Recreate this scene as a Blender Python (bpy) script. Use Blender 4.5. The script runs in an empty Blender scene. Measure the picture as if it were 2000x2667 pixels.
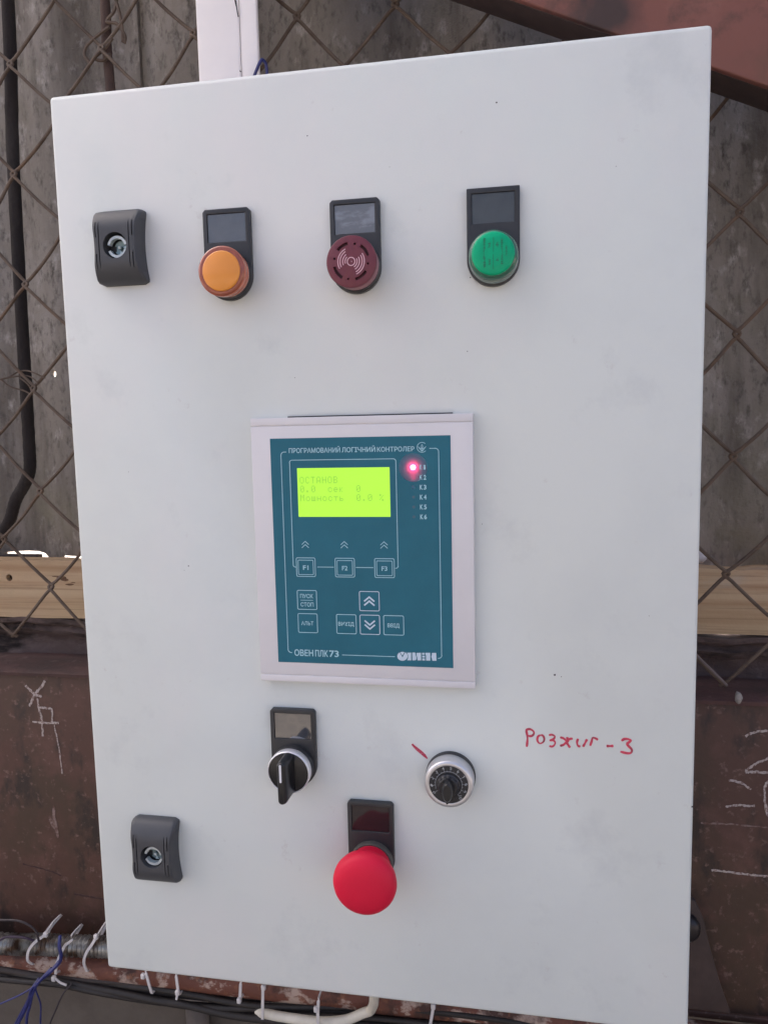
import bpy, bmesh, math, random
from mathutils import Vector, Matrix
random.seed(7)
scene = bpy.context.scene
R = math.radians
COL = scene.collection

# ---------------------------------------------------------------- camera
# solved from the door corners (400 x 602 mm door, centre of the door front = origin, x right, y into the wall, z up)
cam_d = bpy.data.cameras.new("camera")
cam = bpy.data.objects.new("camera", cam_d)
COL.objects.link(cam)
cam_d.sensor_fit = 'HORIZONTAL'
cam_d.sensor_width = 36.0
cam_d.lens = 36.0 * 1994.454 / 2000.0
cam_d.clip_start = 0.02
cam_d.clip_end = 3000
_right = Vector((0.98345479, 0.17982683, -0.02188581))
_down = Vector((-0.00125452, -0.11404985, -0.99347424))
_fwd = Vector((-0.1811494, 0.97706445, -0.11193728))
mw = Matrix.Identity(4)
for i in range(3):
    mw[i][0], mw[i][1], mw[i][2] = _right[i], -_down[i], -_fwd[i]
mw[0][3], mw[1][3], mw[2][3] = 0.0990684, -0.469698, 0.0867225
cam.matrix_world = mw
scene.camera = cam

# ---------------------------------------------------------------- world, sun, exposure
world = bpy.data.worlds.new("World")
scene.world = world
world.use_nodes = True
wn = world.node_tree
sky = wn.nodes.new('ShaderNodeTexSky')
sky.sky_type = 'NISHITA'
sky.sun_disc = False
SUN_EL, SUN_AZ = 44.0, -57.0            # azimuth measured from +Y (behind the wall) towards +X
sky.sun_elevation = R(SUN_EL)
sky.sun_rotation = R(SUN_AZ)
sky.altitude = 0
sky.air_density = 0.42
sky.dust_density = 8.0
sky.ozone_density = 0.1
bg = wn.nodes['Background']
bg.inputs['Strength'].default_value = 0.15
wn.links.new(sky.outputs[0], bg.inputs[0])
sd = bpy.data.lights.new("sun", 'SUN')
sd.energy = 1.5
sd.angle = R(12)
sd.color = (1.0, 0.95, 0.88)
sun = bpy.data.objects.new("sun", sd)
COL.objects.link(sun)
sdir = Vector((math.sin(R(SUN_AZ)) * math.cos(R(SUN_EL)), math.cos(R(SUN_AZ)) * math.cos(R(SUN_EL)), math.sin(R(SUN_EL))))
sun.rotation_euler = (-sdir).to_track_quat('-Z', 'Y').to_euler()
sun.location = (0.5, 3, 4)
vs = scene.view_settings
vs.view_transform = 'Standard'
vs.look = 'None'
vs.gamma = 1
vs.exposure = 1.97
EXP = 2 ** vs.exposure

# ---------------------------------------------------------------- materials
def new_mat(name):
    m = bpy.data.materials.new(name)
    m.use_nodes = True
    return m, m.node_tree, m.node_tree.nodes['Principled BSDF']

def mat(name, col, rough=0.5, metal=0.0, var=0.0, scale=40.0, col2=None, bump=0.0, bscale=200.0, spec=0.5, detail=6.0,
        stretch=(1, 1, 1), coat=0.0, lo=0.35, hi=0.65, rvar=0.0, trans=0.0, ior=1.5, sss=0.0):
    """procedural surface: base colour mottled with noise, fine relief, varied gloss"""
    m, nt, b = new_mat(name)
    b.inputs['Base Color'].default_value = (*col, 1)
    b.inputs['Roughness'].default_value = rough
    b.inputs['Metallic'].default_value = metal
    b.inputs['IOR'].default_value = ior
    b.inputs['Coat Weight'].default_value = coat
    b.inputs['Transmission Weight'].default_value = trans
    if sss:
        b.inputs['Subsurface Weight'].default_value = sss
        b.inputs['Subsurface Scale'].default_value = 0.002
    tc = nt.nodes.new('ShaderNodeTexCoord')
    mp = nt.nodes.new('ShaderNodeMapping')
    mp.inputs['Scale'].default_value = stretch
    nt.links.new(tc.outputs['Object'], mp.inputs[0])
    if var > 0 or col2:
        n = nt.nodes.new('ShaderNodeTexNoise')
        n.inputs['Scale'].default_value = scale
        n.inputs['Detail'].default_value = detail
        n.inputs['Roughness'].default_value = 0.62
        nt.links.new(mp.outputs[0], n.inputs['Vector'])
        r = nt.nodes.new('ShaderNodeMapRange')
        r.inputs[1].default_value = lo
        r.inputs[2].default_value = hi
        nt.links.new(n.outputs['Fac'], r.inputs[0])
        mx = nt.nodes.new('ShaderNodeMix')
        mx.data_type = 'RGBA'
        c2 = col2 if col2 else tuple(c * (1 - var) for c in col)
        mx.inputs[6].default_value = (*col, 1)
        mx.inputs[7].default_value = (*c2, 1)
        nt.links.new(r.outputs[0], mx.inputs[0])
        nt.links.new(mx.outputs[2], b.inputs['Base Color'])
        if rvar:
            rr = nt.nodes.new('ShaderNodeMapRange')
            rr.inputs[3].default_value = rough - rvar
            rr.inputs[4].default_value = rough + rvar
            nt.links.new(n.outputs['Fac'], rr.inputs[0])
            nt.links.new(rr.outputs[0], b.inputs['Roughness'])
    if bump > 0:
        n2 = nt.nodes.new('ShaderNodeTexNoise')
        n2.inputs['Scale'].default_value = bscale
        n2.inputs['Detail'].default_value = 5
        nt.links.new(mp.outputs[0], n2.inputs['Vector'])
        bp = nt.nodes.new('ShaderNodeBump')
        bp.inputs['Strength'].default_value = 1.0
        bp.inputs['Distance'].default_value = bump
        nt.links.new(n2.outputs['Fac'], bp.inputs['Height'])
        nt.links.new(bp.outputs[0], b.inputs['Normal'])
    return m

def emit(name, col, strength, base=(0.05, 0.05, 0.05)):
    m, nt, b = new_mat(name)
    b.inputs['Base Color'].default_value = (*base, 1)
    b.inputs['Emission Color'].default_value = (*col, 1)
    b.inputs['Emission Strength'].default_value = strength
    b.inputs['Roughness'].default_value = 0.3
    return m

def layered(name, layers, rough=0.7, bump=0.0005, bscale=120, metal=0.0, rvar=0.1):
    """several noise layers mixed over each other: [(colour, scale, lo, hi, stretch), ...]; the first is the ground colour"""
    m, nt, b = new_mat(name)
    tc = nt.nodes.new('ShaderNodeTexCoord')
    prev = None
    for i, (c, sc, lo, hi, st) in enumerate(layers):
        if i == 0:
            rgb = nt.nodes.new('ShaderNodeRGB')
            rgb.outputs[0].default_value = (*c, 1)
            prev = rgb.outputs[0]
            continue
        mp = nt.nodes.new('ShaderNodeMapping')
        mp.inputs['Scale'].default_value = st
        mp.inputs['Location'].default_value = (i * 3.7, i * 1.3, i * 2.1)
        nt.links.new(tc.outputs['Object'], mp.inputs[0])
        n = nt.nodes.new('ShaderNodeTexNoise')
        n.inputs['Scale'].default_value = sc
        n.inputs['Detail'].default_value = 8
        n.inputs['Roughness'].default_value = 0.65
        nt.links.new(mp.outputs[0], n.inputs['Vector'])
        r = nt.nodes.new('ShaderNodeMapRange')
        r.inputs[1].default_value = lo
        r.inputs[2].default_value = hi
        nt.links.new(n.outputs['Fac'], r.inputs[0])
        mx = nt.nodes.new('ShaderNodeMix')
        mx.data_type = 'RGBA'
        nt.links.new(r.outputs[0], mx.inputs[0])
        nt.links.new(prev, mx.inputs[6])
        mx.inputs[7].default_value = (*c, 1)
        prev = mx.outputs[2]
    nt.links.new(prev, b.inputs['Base Color'])
    b.inputs['Metallic'].default_value = metal
    n2 = nt.nodes.new('ShaderNodeTexNoise')
    n2.inputs['Scale'].default_value = bscale
    n2.inputs['Detail'].default_value = 8
    n2.inputs['Roughness'].default_value = 0.7
    nt.links.new(tc.outputs['Object'], n2.inputs['Vector'])
    rr = nt.nodes.new('ShaderNodeMapRange')
    rr.inputs[3].default_value = rough - rvar
    rr.inputs[4].default_value = rough + rvar
    nt.links.new(n2.outputs['Fac'], rr.inputs[0])
    nt.links.new(rr.outputs[0], b.inputs['Roughness'])
    bp = nt.nodes.new('ShaderNodeBump')
    bp.inputs['Strength'].default_value = 1.0
    bp.inputs['Distance'].default_value = bump
    nt.links.new(n2.outputs['Fac'], bp.inputs['Height'])
    nt.links.new(bp.outputs[0], b.inputs['Normal'])
    return m

M = {}
M['door'] = layered('powder_coated_steel', [((0.672, 0.708, 0.680), 1, 0, 1, (1, 1, 1)),
                                            ((0.620, 0.655, 0.635), 7, 0.45, 0.75, (1, 1, 1)),
                                            ((0.695, 0.688, 0.672), 5, 0.5, 0.75, (1, 1, 0.6)),
                                            ((0.575, 0.605, 0.592), 22, 0.58, 0.80, (1, 1, 1)),
                                            ((0.53, 0.52, 0.50), 60, 0.66, 0.80, (1, 1, 1))],
                    rough=0.46, bump=0.00006, bscale=900, rvar=0.06)
M['body'] = mat('cabinet_body_steel', (0.66, 0.66, 0.68), 0.45, var=0.06, scale=20)
M['black'] = mat('black_plastic', (0.030, 0.031, 0.034), 0.42, var=0.25, scale=90, bump=0.00003, bscale=1500)
M['blackgloss'] = mat('glossy_black_plastic', (0.014, 0.014, 0.016), 0.28, var=0.2, scale=200)
M['greyplastic'] = mat('dark_grey_lock_plastic', (0.062, 0.064, 0.070), 0.5, var=0.15, scale=60, bump=0.00003, bscale=1800)
M['deep'] = mat('lock_barrel_dark', (0.012, 0.015, 0.017), 0.4)
M['well'] = mat('matt_black_well', (0.004, 0.004, 0.004), 1.0, ior=1.02)
M['zinc'] = mat('zinc_plated_metal', (0.66, 0.72, 0.72), 0.4, metal=0.35, var=0.2, scale=300)
M['zincdark'] = mat('zinc_plated_recess', (0.22, 0.30, 0.31), 0.35, metal=0.6, var=0.3, scale=200)
M['bezel'] = mat('light_grey_abs', (0.69, 0.675, 0.690), 0.45, var=0.04, scale=30, bump=0.00003, bscale=1200)
M['groove'] = mat('bezel_groove_line', (0.36, 0.335, 0.35), 0.6)
M['teal'] = mat('teal_membrane_foil', (0.017, 0.140, 0.200), 0.42, ior=1.36, var=0.12, scale=25, bump=0.00002, bscale=2500)
M['print'] = mat('pale_blue_print', (0.36, 0.60, 0.68), 0.5)
M['printbold'] = mat('pale_white_print', (0.55, 0.66, 0.76), 0.5)
M['lcd'] = emit('lcd_backlight', (0.47, 1.0, 0.025), 0.98 / EXP)
M['lcdtext'] = emit('lcd_segments', (0.24, 0.66, 0.02), 0.74 / EXP)
M['ledon'] = emit('lit_red_led', (1.0, 0.45, 0.62), 3.0)
M['halo_disc'] = emit('halo_disc_glow', (1.0, 0.05, 0.24), 1.0)
M['tealfoil'] = mat('teal_translucent_foil', (0.017, 0.140, 0.200), 0.42, ior=1.36, var=0.12, scale=25, bump=0.00002, bscale=2500)
_nt = M['tealfoil'].node_tree
_tr = _nt.nodes.new('ShaderNodeBsdfTranslucent'); _tr.inputs[0].default_value = (0.75, 0.35, 0.45, 1)
_ad = _nt.nodes.new('ShaderNodeAddShader')
_nt.links.new(_nt.nodes['Principled BSDF'].outputs[0], _ad.inputs[0]); _nt.links.new(_tr.outputs[0], _ad.inputs[1])
_nt.links.new(_ad.outputs[0], _nt.nodes['Material Output'].inputs['Surface'])
M['ledoff'] = mat('unlit_led_window', (0.05, 0.115, 0.165), 0.4)
M['amber'] = mat('amber_lens_diffuser', (0.80, 0.29, 0.035), 0.35, var=0.05, scale=60, coat=0.3)
M['ambershell'] = mat('amber_clear_shell', (0.34, 0.085, 0.045), 0.18, var=0.2, scale=200, coat=0.4)
M['amberside'] = mat('amber_clear_flank', (0.60, 0.17, 0.085), 0.2, var=0.25, scale=200, coat=0.4)
M['maroon'] = mat('maroon_buzzer_cap', (0.155, 0.026, 0.042), 0.42, var=0.12, scale=80)
M['maroonside'] = mat('maroon_buzzer_flank', (0.30, 0.10, 0.125), 0.35)
M['maroondeep'] = mat('buzzer_slot_dark', (0.045, 0.003, 0.008), 0.6)
M['pinkprint'] = mat('pale_pink_print', (0.66, 0.40, 0.45), 0.5)
M['green'] = mat('green_lens', (0.003, 0.42, 0.20), 0.3, var=0.22, scale=60, ior=1.3)
M['greendark'] = mat('green_moulded_marks', (0.003, 0.17, 0.08), 0.35)
M['greenrim'] = mat('green_shell_edge', (0.03, 0.115, 0.075), 0.2, coat=0.4)
M['clearrim'] = mat('smoky_clear_flank', (0.20, 0.26, 0.25), 0.15, coat=0.5)
M['chrome'] = mat('satin_chrome', (0.86, 0.86, 0.88), 0.38, metal=0.5, var=0.05, scale=100)
M['silverpaint'] = mat('silver_bezel', (0.64, 0.64, 0.66), 0.34, metal=0.75, var=0.06, scale=100)
M['whitepaint'] = mat('white_indicator_paint', (0.72, 0.72, 0.74), 0.5)
M['dialink'] = mat('dial_print_grey', (0.36, 0.38, 0.40), 0.5)
M['red'] = mat('red_mushroom_plastic', (0.66, 0.008, 0.042), 0.5, ior=1.36, var=0.06, scale=40, bump=0.00002, bscale=900)
M['marker'] = mat('red_marker_ink', (0.58, 0.045, 0.095), 0.4, col2=(0.22, 0.025, 0.05), scale=260, lo=0.48, hi=0.66)
M['markertick'] = mat('red_marker_tick_ink', (0.45, 0.03, 0.075), 0.55, col2=(0.55, 0.16, 0.22), scale=700, lo=0.5, hi=0.7)
M['speck'] = mat('dirt_speck', (0.05, 0.045, 0.05), 0.8)
M['win_a'] = mat('legend_foil_grey', (0.085, 0.092, 0.100), 0.16, var=0.3, scale=60, ior=1.9, rvar=0.05)
M['win_b'] = mat('legend_foil_cloudy', (0.115, 0.118, 0.122), 0.16, col2=(0.19, 0.20, 0.22), scale=55, stretch=(0.5, 1, 1.6), ior=1.9, lo=0.48, hi=0.55)
M['win_c'] = mat('legend_foil_dark', (0.058, 0.066, 0.070), 0.25, var=0.25, scale=50, ior=1.6)
M['win_d'] = mat('legend_foil_bright', (0.045, 0.045, 0.050), 0.035, ior=2.7)
M['win_e'] = mat('legend_foil_reflection_brown', (0.026, 0.019, 0.021), 0.06, ior=1.5)  # base colour holds the dark brownish reflection of the mushroom head
M['sheet'] = layered('weathered_fibre_cement', [((0.225, 0.200, 0.172), 1, 0, 1, (1, 1, 1)),
                                                ((0.285, 0.258, 0.232), 13, 0.46, 0.60, (1, 1, 0.45)),
                                                ((0.110, 0.092, 0.076), 18, 0.48, 0.66, (1, 1, 0.16)),
                                                ((0.40, 0.37, 0.34), 60, 0.56, 0.70, (1, 1, 0.6)),
                                                ((0.100, 0.087, 0.075), 140, 0.52, 0.68, (1, 1, 0.5)),
                                                ((0.180, 0.162, 0.115), 7, 0.55, 0.78, (1, 1, 1))],
                     rough=0.85, bump=0.0022, bscale=200)
M['wood'] = layered('sawn_pine', [((0.46, 0.310, 0.185), 1, 0, 1, (1, 1, 1)),
                                  ((0.54, 0.385, 0.245), 5, 0.42, 0.66, (0.35, 3, 5)),
                                  ((0.34, 0.19, 0.095), 16, 0.47, 0.64, (0.12, 3, 5)),
                                  ((0.20, 0.11, 0.055), 40, 0.54, 0.66, (0.07, 3, 5)),
                                  ((0.45, 0.34, 0.19), 4, 0.5, 0.8, (0.6, 1, 1)),
                                  ((0.15, 0.09, 0.05), 14, 0.60, 0.70, (0.4, 1, 2.2)),
                                  ((0.40, 0.36, 0.31), 9, 0.58, 0.72, (0.5, 1, 2))],
                    rough=0.72, bump=0.0006, bscale=220)
M['woodhole'] = mat('drilled_hole_dark', (0.045, 0.025, 0.014), 0.9)
M['beam'] = layered('brown_primer_steel', [((0.080, 0.036, 0.025), 1, 0, 1, (1, 1, 1)),
                                           ((0.060, 0.033, 0.020), 11, 0.44, 0.60, (1, 1, 0.7)),
                                           ((0.108, 0.050, 0.037), 20, 0.52, 0.66, (1, 1, 1)),
                                           ((0.028, 0.017, 0.013), 28, 0.53, 0.64, (1, 1, 0.5)),
                                           ((0.16, 0.095, 0.075), 150, 0.58, 0.70, (1, 1, 1))],
                   rough=0.62, bump=0.0004, bscale=180)
M['brace'] = layered('red_brown_primer_steel', [((0.185, 0.068, 0.050), 1, 0, 1, (1, 1, 1)),
                                                ((0.130, 0.062, 0.040), 9, 0.46, 0.64, (1, 1, 1)),
                                                ((0.22, 0.092, 0.070), 16, 0.52, 0.75, (1, 1, 1)),
                                                ((0.060, 0.034, 0.025), 20, 0.56, 0.70, (1, 1, 1))],
                    rough=0.6, bump=0.0003, bscale=200)
def stain(m, centre, rad, col):
    nt = m.node_tree
    b = nt.nodes['Principled BSDF']
    src = b.inputs['Base Color'].links[0].from_socket
    ge = nt.nodes.new('ShaderNodeNewGeometry')
    nz = nt.nodes.new('ShaderNodeTexNoise'); nz.inputs['Scale'].default_value = 45; nz.inputs['Detail'].default_value = 5
    nt.links.new(ge.outputs['Position'], nz.inputs['Vector'])
    ds = nt.nodes.new('ShaderNodeVectorMath'); ds.operation = 'DISTANCE'; ds.inputs[1].default_value = centre
    nt.links.new(ge.outputs['Position'], ds.inputs[0])
    ma = nt.nodes.new('ShaderNodeMath'); ma.operation = 'MULTIPLY_ADD'; ma.inputs[1].default_value = rad * 1.6
    nt.links.new(nz.outputs['Fac'], ma.inputs[0]); nt.links.new(ds.outputs['Value'], ma.inputs[2])
    mr = nt.nodes.new('ShaderNodeMapRange'); mr.inputs[1].default_value = rad * 1.15; mr.inputs[2].default_value = rad * 2.1
    mr.inputs[3].default_value = 0.9; mr.inputs[4].default_value = 0.0
    nt.links.new(ma.outputs[0], mr.inputs[0])
    mx = nt.nodes.new('ShaderNodeMix'); mx.data_type = 'RGBA'; mx.inputs[7].default_value = (*col, 1)
    nt.links.new(mr.outputs[0], mx.inputs[0]); nt.links.new(src, mx.inputs[6]); nt.links.new(mx.outputs[2], b.inputs['Base Color'])
stain(M['brace'], (0.156, 0.14, 0.378), 0.026, (0.030, 0.020, 0.018))
M['grime'] = layered('dirty_mortar', [((0.105, 0.072, 0.064), 1, 0, 1, (1, 1, 1)),
                                      ((0.165, 0.120, 0.108), 26, 0.45, 0.68, (0.6, 1, 1)),
                                      ((0.020, 0.013, 0.010), 22, 0.48, 0.60, (0.35, 1, 1.4)),
                                      ((0.16, 0.125, 0.115), 70, 0.62, 0.78, (1, 1, 1))],
                    rough=0.92, bump=0.004, bscale=60)
M['fence'] = layered('rusty_galvanised_wire', [((0.120, 0.084, 0.060), 1, 0, 1, (1, 1, 1)),
                                               ((0.060, 0.036, 0.023), 40, 0.45, 0.65, (1, 1, 1)),
                                               ((0.150, 0.080, 0.040), 14, 0.52, 0.72, (1, 1, 1))],
                     rough=0.7, bump=0.0003, bscale=700)
M['rod'] = layered('rusted_rod', [((0.080, 0.048, 0.038), 1, 0, 1, (1, 1, 1)),
                                  ((0.038, 0.025, 0.022), 50, 0.45, 0.65, (1, 1, 0.4)),
                                  ((0.120, 0.078, 0.062), 120, 0.58, 0.75, (1, 1, 1))], rough=0.85, bump=0.0008, bscale=300)
M['hose'] = layered('tarred_black_hose', [((0.018, 0.013, 0.012), 1, 0, 1, (1, 1, 1)),
                                          ((0.050, 0.042, 0.038), 30, 0.5, 0.75, (1, 1, 0.3))], rough=0.92, bump=0.0012, bscale=260)
M['pipe'] = layered('rusty_flaking_pipe', [((0.150, 0.052, 0.032), 1, 0, 1, (1, 1, 1)),
                                           ((0.42, 0.31, 0.25), 34, 0.52, 0.57, (0.8, 1, 1.3)),
                                           ((0.060, 0.024, 0.016), 26, 0.52, 0.62, (1, 1, 1)),
                                           ((0.24, 0.095, 0.045), 90, 0.55, 0.70, (1, 1, 1))],
                    rough=0.7, bump=0.0009, bscale=150)
M['conduit'] = mat('galvanised_flex_conduit', (0.34, 0.34, 0.32), 0.34, metal=0.7, col2=(0.085, 0.055, 0.038), scale=45, lo=0.42, hi=0.60)
M['cable'] = mat('black_cable_sheath', (0.022, 0.017, 0.015), 0.6, var=0.4, scale=120)
M['cable_b'] = mat('brownish_cable_sheath', (0.040, 0.028, 0.023), 0.65, var=0.4, scale=120)
M['tie'] = mat('white_nylon_tie', (0.66, 0.63, 0.62), 0.4, var=0.12, scale=100)
M['cream'] = mat('cream_cable_sheath', (0.70, 0.66, 0.56), 0.45, var=0.15, scale=80)
M['bluewire'] = mat('blue_wire_insulation', (0.022, 0.028, 0.15), 0.4, var=0.3, scale=200)
M['darkwire'] = mat('dark_wire', (0.035, 0.025, 0.03), 0.5, var=0.3, scale=200)
M['trunk'] = mat('white_cable_trunking', (0.88, 0.835, 0.81), 0.42, var=0.05, scale=14)
M['trunkgap'] = mat('trunking_seam', (0.42, 0.38, 0.36), 0.6)
M['chalk'] = mat('chalk', (0.46, 0.40, 0.37), 0.95, col2=(0.20, 0.13, 0.11), scale=420, lo=0.48, hi=0.60)
M['chalkfaint'] = mat('faint_chalk', (0.24, 0.17, 0.15), 0.95, col2=(0.12, 0.065, 0.05), scale=260, lo=0.42, hi=0.60)
M['plinth'] = layered('grey_brown_render', [((0.120, 0.098, 0.078), 1, 0, 1, (1, 1, 1)),
                                            ((0.155, 0.130, 0.105), 12, 0.45, 0.7, (1, 1, 1)),
                                            ((0.10, 0.08, 0.065), 14, 0.5, 0.75, (1, 1, 1))], rough=0.9, bump=0.001, bscale=100)
M['boss'] = mat('dark_oily_steel', (0.035, 0.030, 0.032), 0.32, metal=0.5, var=0.4, scale=90)
M['gusset'] = mat('gusset_and_flange_shade', (0.050, 0.030, 0.026), 0.6, var=0.3, scale=40, bump=0.0004, bscale=150)
M['floor'] = layered('dark_dusty_floor', [((0.11, 0.10, 0.09), 1, 0, 1, (1, 1, 1)), ((0.16, 0.145, 0.125), 3, 0.45, 0.7, (1, 1, 1))], rough=0.9, bump=0.004, bscale=20)
M['ground'] = layered('dusty_trampled_ground', [((0.34, 0.30, 0.26), 1, 0, 1, (1, 1, 1)),
                                                ((0.42, 0.39, 0.35), 0.8, 0.4, 0.7, (1, 1, 1)),
                                                ((0.24, 0.21, 0.17), 6, 0.5, 0.8, (1, 1, 1))], rough=0.95, bump=0.01, bscale=20)
M['lump'] = mat('pale_mortar_lump', (0.34, 0.31, 0.28), 0.9, var=0.4, scale=120, bump=0.001, bscale=200)

# ---------------------------------------------------------------- object helpers (all shapes written in millimetres)
WORG = {}
def link(name, me, parent, org, m):
    o = bpy.data.objects.new(name, me)
    COL.objects.link(o)
    org = Vector(org)
    WORG[o.name] = org
    if parent is not None:
        o.parent = parent
        o.location = (org - WORG[parent.name]) / 1000
    else:
        o.location = org / 1000
    if m is not None and me is not None:
        me.materials.append(M[m] if isinstance(m, str) else m)
    return o

def obj(name, bm, m, parent=None, org=None, smooth=False, bevel=0.0, cut=None):
    if org is None:
        lo = [min(v.co[i] for v in bm.verts) for i in range(3)]
        hi = [max(v.co[i] for v in bm.verts) for i in range(3)]
        org = ((lo[0] + hi[0]) / 2, (lo[1] + hi[1]) / 2, lo[2])
    org = Vector(org)
    bmesh.ops.recalc_face_normals(bm, faces=bm.faces[:])
    for v in bm.verts:
        v.co = (v.co - org) / 1000
    me = bpy.data.meshes.new(name)
    if smooth:
        for f in bm.faces:
            f.smooth = True
    bm.to_mesh(me)
    bm.free()
    if cut is not None or bevel:
        t = bpy.data.objects.new('tmp', me)
        COL.objects.link(t)
        extra = []
        if cut is not None:
            bmesh.ops.recalc_face_normals(cut, faces=cut.faces[:])
            for v in cut.verts:
                v.co = (v.co - org) / 1000
            cm = bpy.data.meshes.new('tmpc')
            cut.to_mesh(cm)
            cut.free()
            co = bpy.data.objects.new('tmpc', cm)
            COL.objects.link(co)
            bo = t.modifiers.new('b', 'BOOLEAN')
            bo.object = co
            bo.operation = 'DIFFERENCE'
            bo.solver = 'EXACT'
            bo.use_self = True
            extra = [co]
        if bevel:
            bv = t.modifiers.new('v', 'BEVEL')
            bv.width = bevel / 1000
            bv.segments = 3
            bv.limit_method = 'ANGLE'
            bv.angle_limit = R(35)
        dg = bpy.context.evaluated_depsgraph_get()
        me2 = bpy.data.meshes.new_from_object(t.evaluated_get(dg))
        for e in extra:
            d = e.data
            bpy.data.objects.remove(e)
            bpy.data.meshes.remove(d)
        bpy.data.objects.remove(t)
        bpy.data.meshes.remove(me)
        me = me2
        me.name = name
        if bevel or smooth:
            for p in me.polygons:
                p.use_smooth = True
            me.set_sharp_from_angle(angle=R(40)) if hasattr(me, 'set_sharp_from_angle') else None
    elif smooth:
        me.set_sharp_from_angle(angle=R(50)) if hasattr(me, 'set_sharp_from_angle') else None
    me.materials.clear()
    return link(name, me, parent, org, m)

def tag(o, label=None, cat=None, group=None, kind=None):
    if label: o['label'] = label
    if cat: o['category'] = cat
    if group: o['group'] = group
    if kind: o['kind'] = kind
    return o

def empty(name, org):
    o = link(name, None, None, org, None)
    o.empty_display_size = 0.02
    return o

def box(bm, x0, x1, y0, y1, z0, z1):
    vs_ = [bm.verts.new((x, y, z)) for x in (x0, x1) for y in (y0, y1) for z in (z0, z1)]
    for a, b, c, d in ((0, 1, 3, 2), (4, 6, 7, 5), (0, 4, 5, 1), (2, 3, 7, 6), (0, 2, 6, 4), (1, 5, 7, 3)):
        bm.faces.new((vs_[a], vs_[b], vs_[c], vs_[d]))
    return vs_

def prism(bm, pts, y0, y1):
    """outline in x,z swept from y0 to y1"""
    a = [bm.verts.new((x, y0, z)) for x, z in pts]
    b = [bm.verts.new((x, y1, z)) for x, z in pts]
    bm.faces.new(a)
    bm.faces.new(b[::-1])
    n = len(pts)
    for i in range(n):
        j = (i + 1) % n
        bm.faces.new((a[j], a[i], b[i], b[j]))

def lathe(bm, cx, cz, prof, n=64, closed=True):
    """profile of (radius, y) turned about the axis through (cx, cz) along y"""
    rings = []
    for r, y in prof:
        if r <= 1e-6:
            rings.append([bm.verts.new((cx, y, cz))])
        else:
            rings.append([bm.verts.new((cx + r * math.cos(2 * math.pi * k / n), y, cz + r * math.sin(2 * math.pi * k / n))) for k in range(n)])
    for a, b in zip(rings, rings[1:]):
        if len(a) == 1 and len(b) == 1:
            continue
        for k in range(n):
            l = (k + 1) % n
            if len(a) == 1:
                bm.faces.new((a[0], b[k], b[l]))
            elif len(b) == 1:
                bm.faces.new((a[l], a[k], b[0]))
            else:
                bm.faces.new((a[k], b[k], b[l], a[l]))
    if closed:
        for rg in (rings[0], rings[-1]):
            if len(rg) > 1:
                bm.faces.new(rg)

def smooth_path(pts, n=8):
    """Catmull-Rom through the points"""
    P = [Vector(p) for p in pts]
    if len(P) < 3:
        return [P[0].lerp(P[-1], i / n) for i in range(n + 1)]
    out = []
    Q = [P[0] * 2 - P[1]] + P + [P[-1] * 2 - P[-2]]
    for i in range(1, len(Q) - 2):
        p0, p1, p2, p3 = Q[i - 1:i + 3]
        for k in range(n):
            t = k / n
            out.append(0.5 * ((2 * p1) + (p2 - p0) * t + (2 * p0 - 5 * p1 + 4 * p2 - p3) * t * t + (3 * p1 - p0 - 3 * p2 + p3) * t ** 3))
    out.append(P[-1])
    return out

def sweep(bm, path, prof, ref=(0, 1, 0), rfun=None, closed=False):
    """profile (list of u,v) carried along a path; v points along ref as far as it can"""
    path = [Vector(p) for p in path]
    n = len(path)
    ref = Vector(ref)
    rings = []
    for i, p in enumerate(path):
        if closed:
            t = path[(i + 1) % n] - path[i - 1]
        else:
            t = path[min(i + 1, n - 1)] - path[max(i - 1, 0)]
        t.normalize()
        rr = ref
        if abs(t.dot(rr)) > 0.97:
            rr = Vector((1, 0, 0))
        u = t.cross(rr).normalized()
        v = u.cross(t).normalized()
        s = rfun(i, n) if rfun else 1.0
        rings.append([bm.verts.new(p + u * a * s + v * b * s) for a, b in prof])
    m = len(prof)
    for i in range(n if closed else n - 1):
        a, b = rings[i], rings[(i + 1) % n]
        for k in range(m):
            l = (k + 1) % m
            bm.faces.new((a[k], a[l], b[l], b[k]))
    if not closed:
        bm.faces.new(rings[0][::-1])
        bm.faces.new(rings[-1])

def circ(r, n=8):
    return [(r * math.cos(2 * math.pi * k / n), r * math.sin(2 * math.pi * k / n)) for k in range(n)]

def rect(w, h):
    return [(-w / 2, -h / 2), (w / 2, -h / 2), (w / 2, h / 2), (-w / 2, h / 2)]

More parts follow.
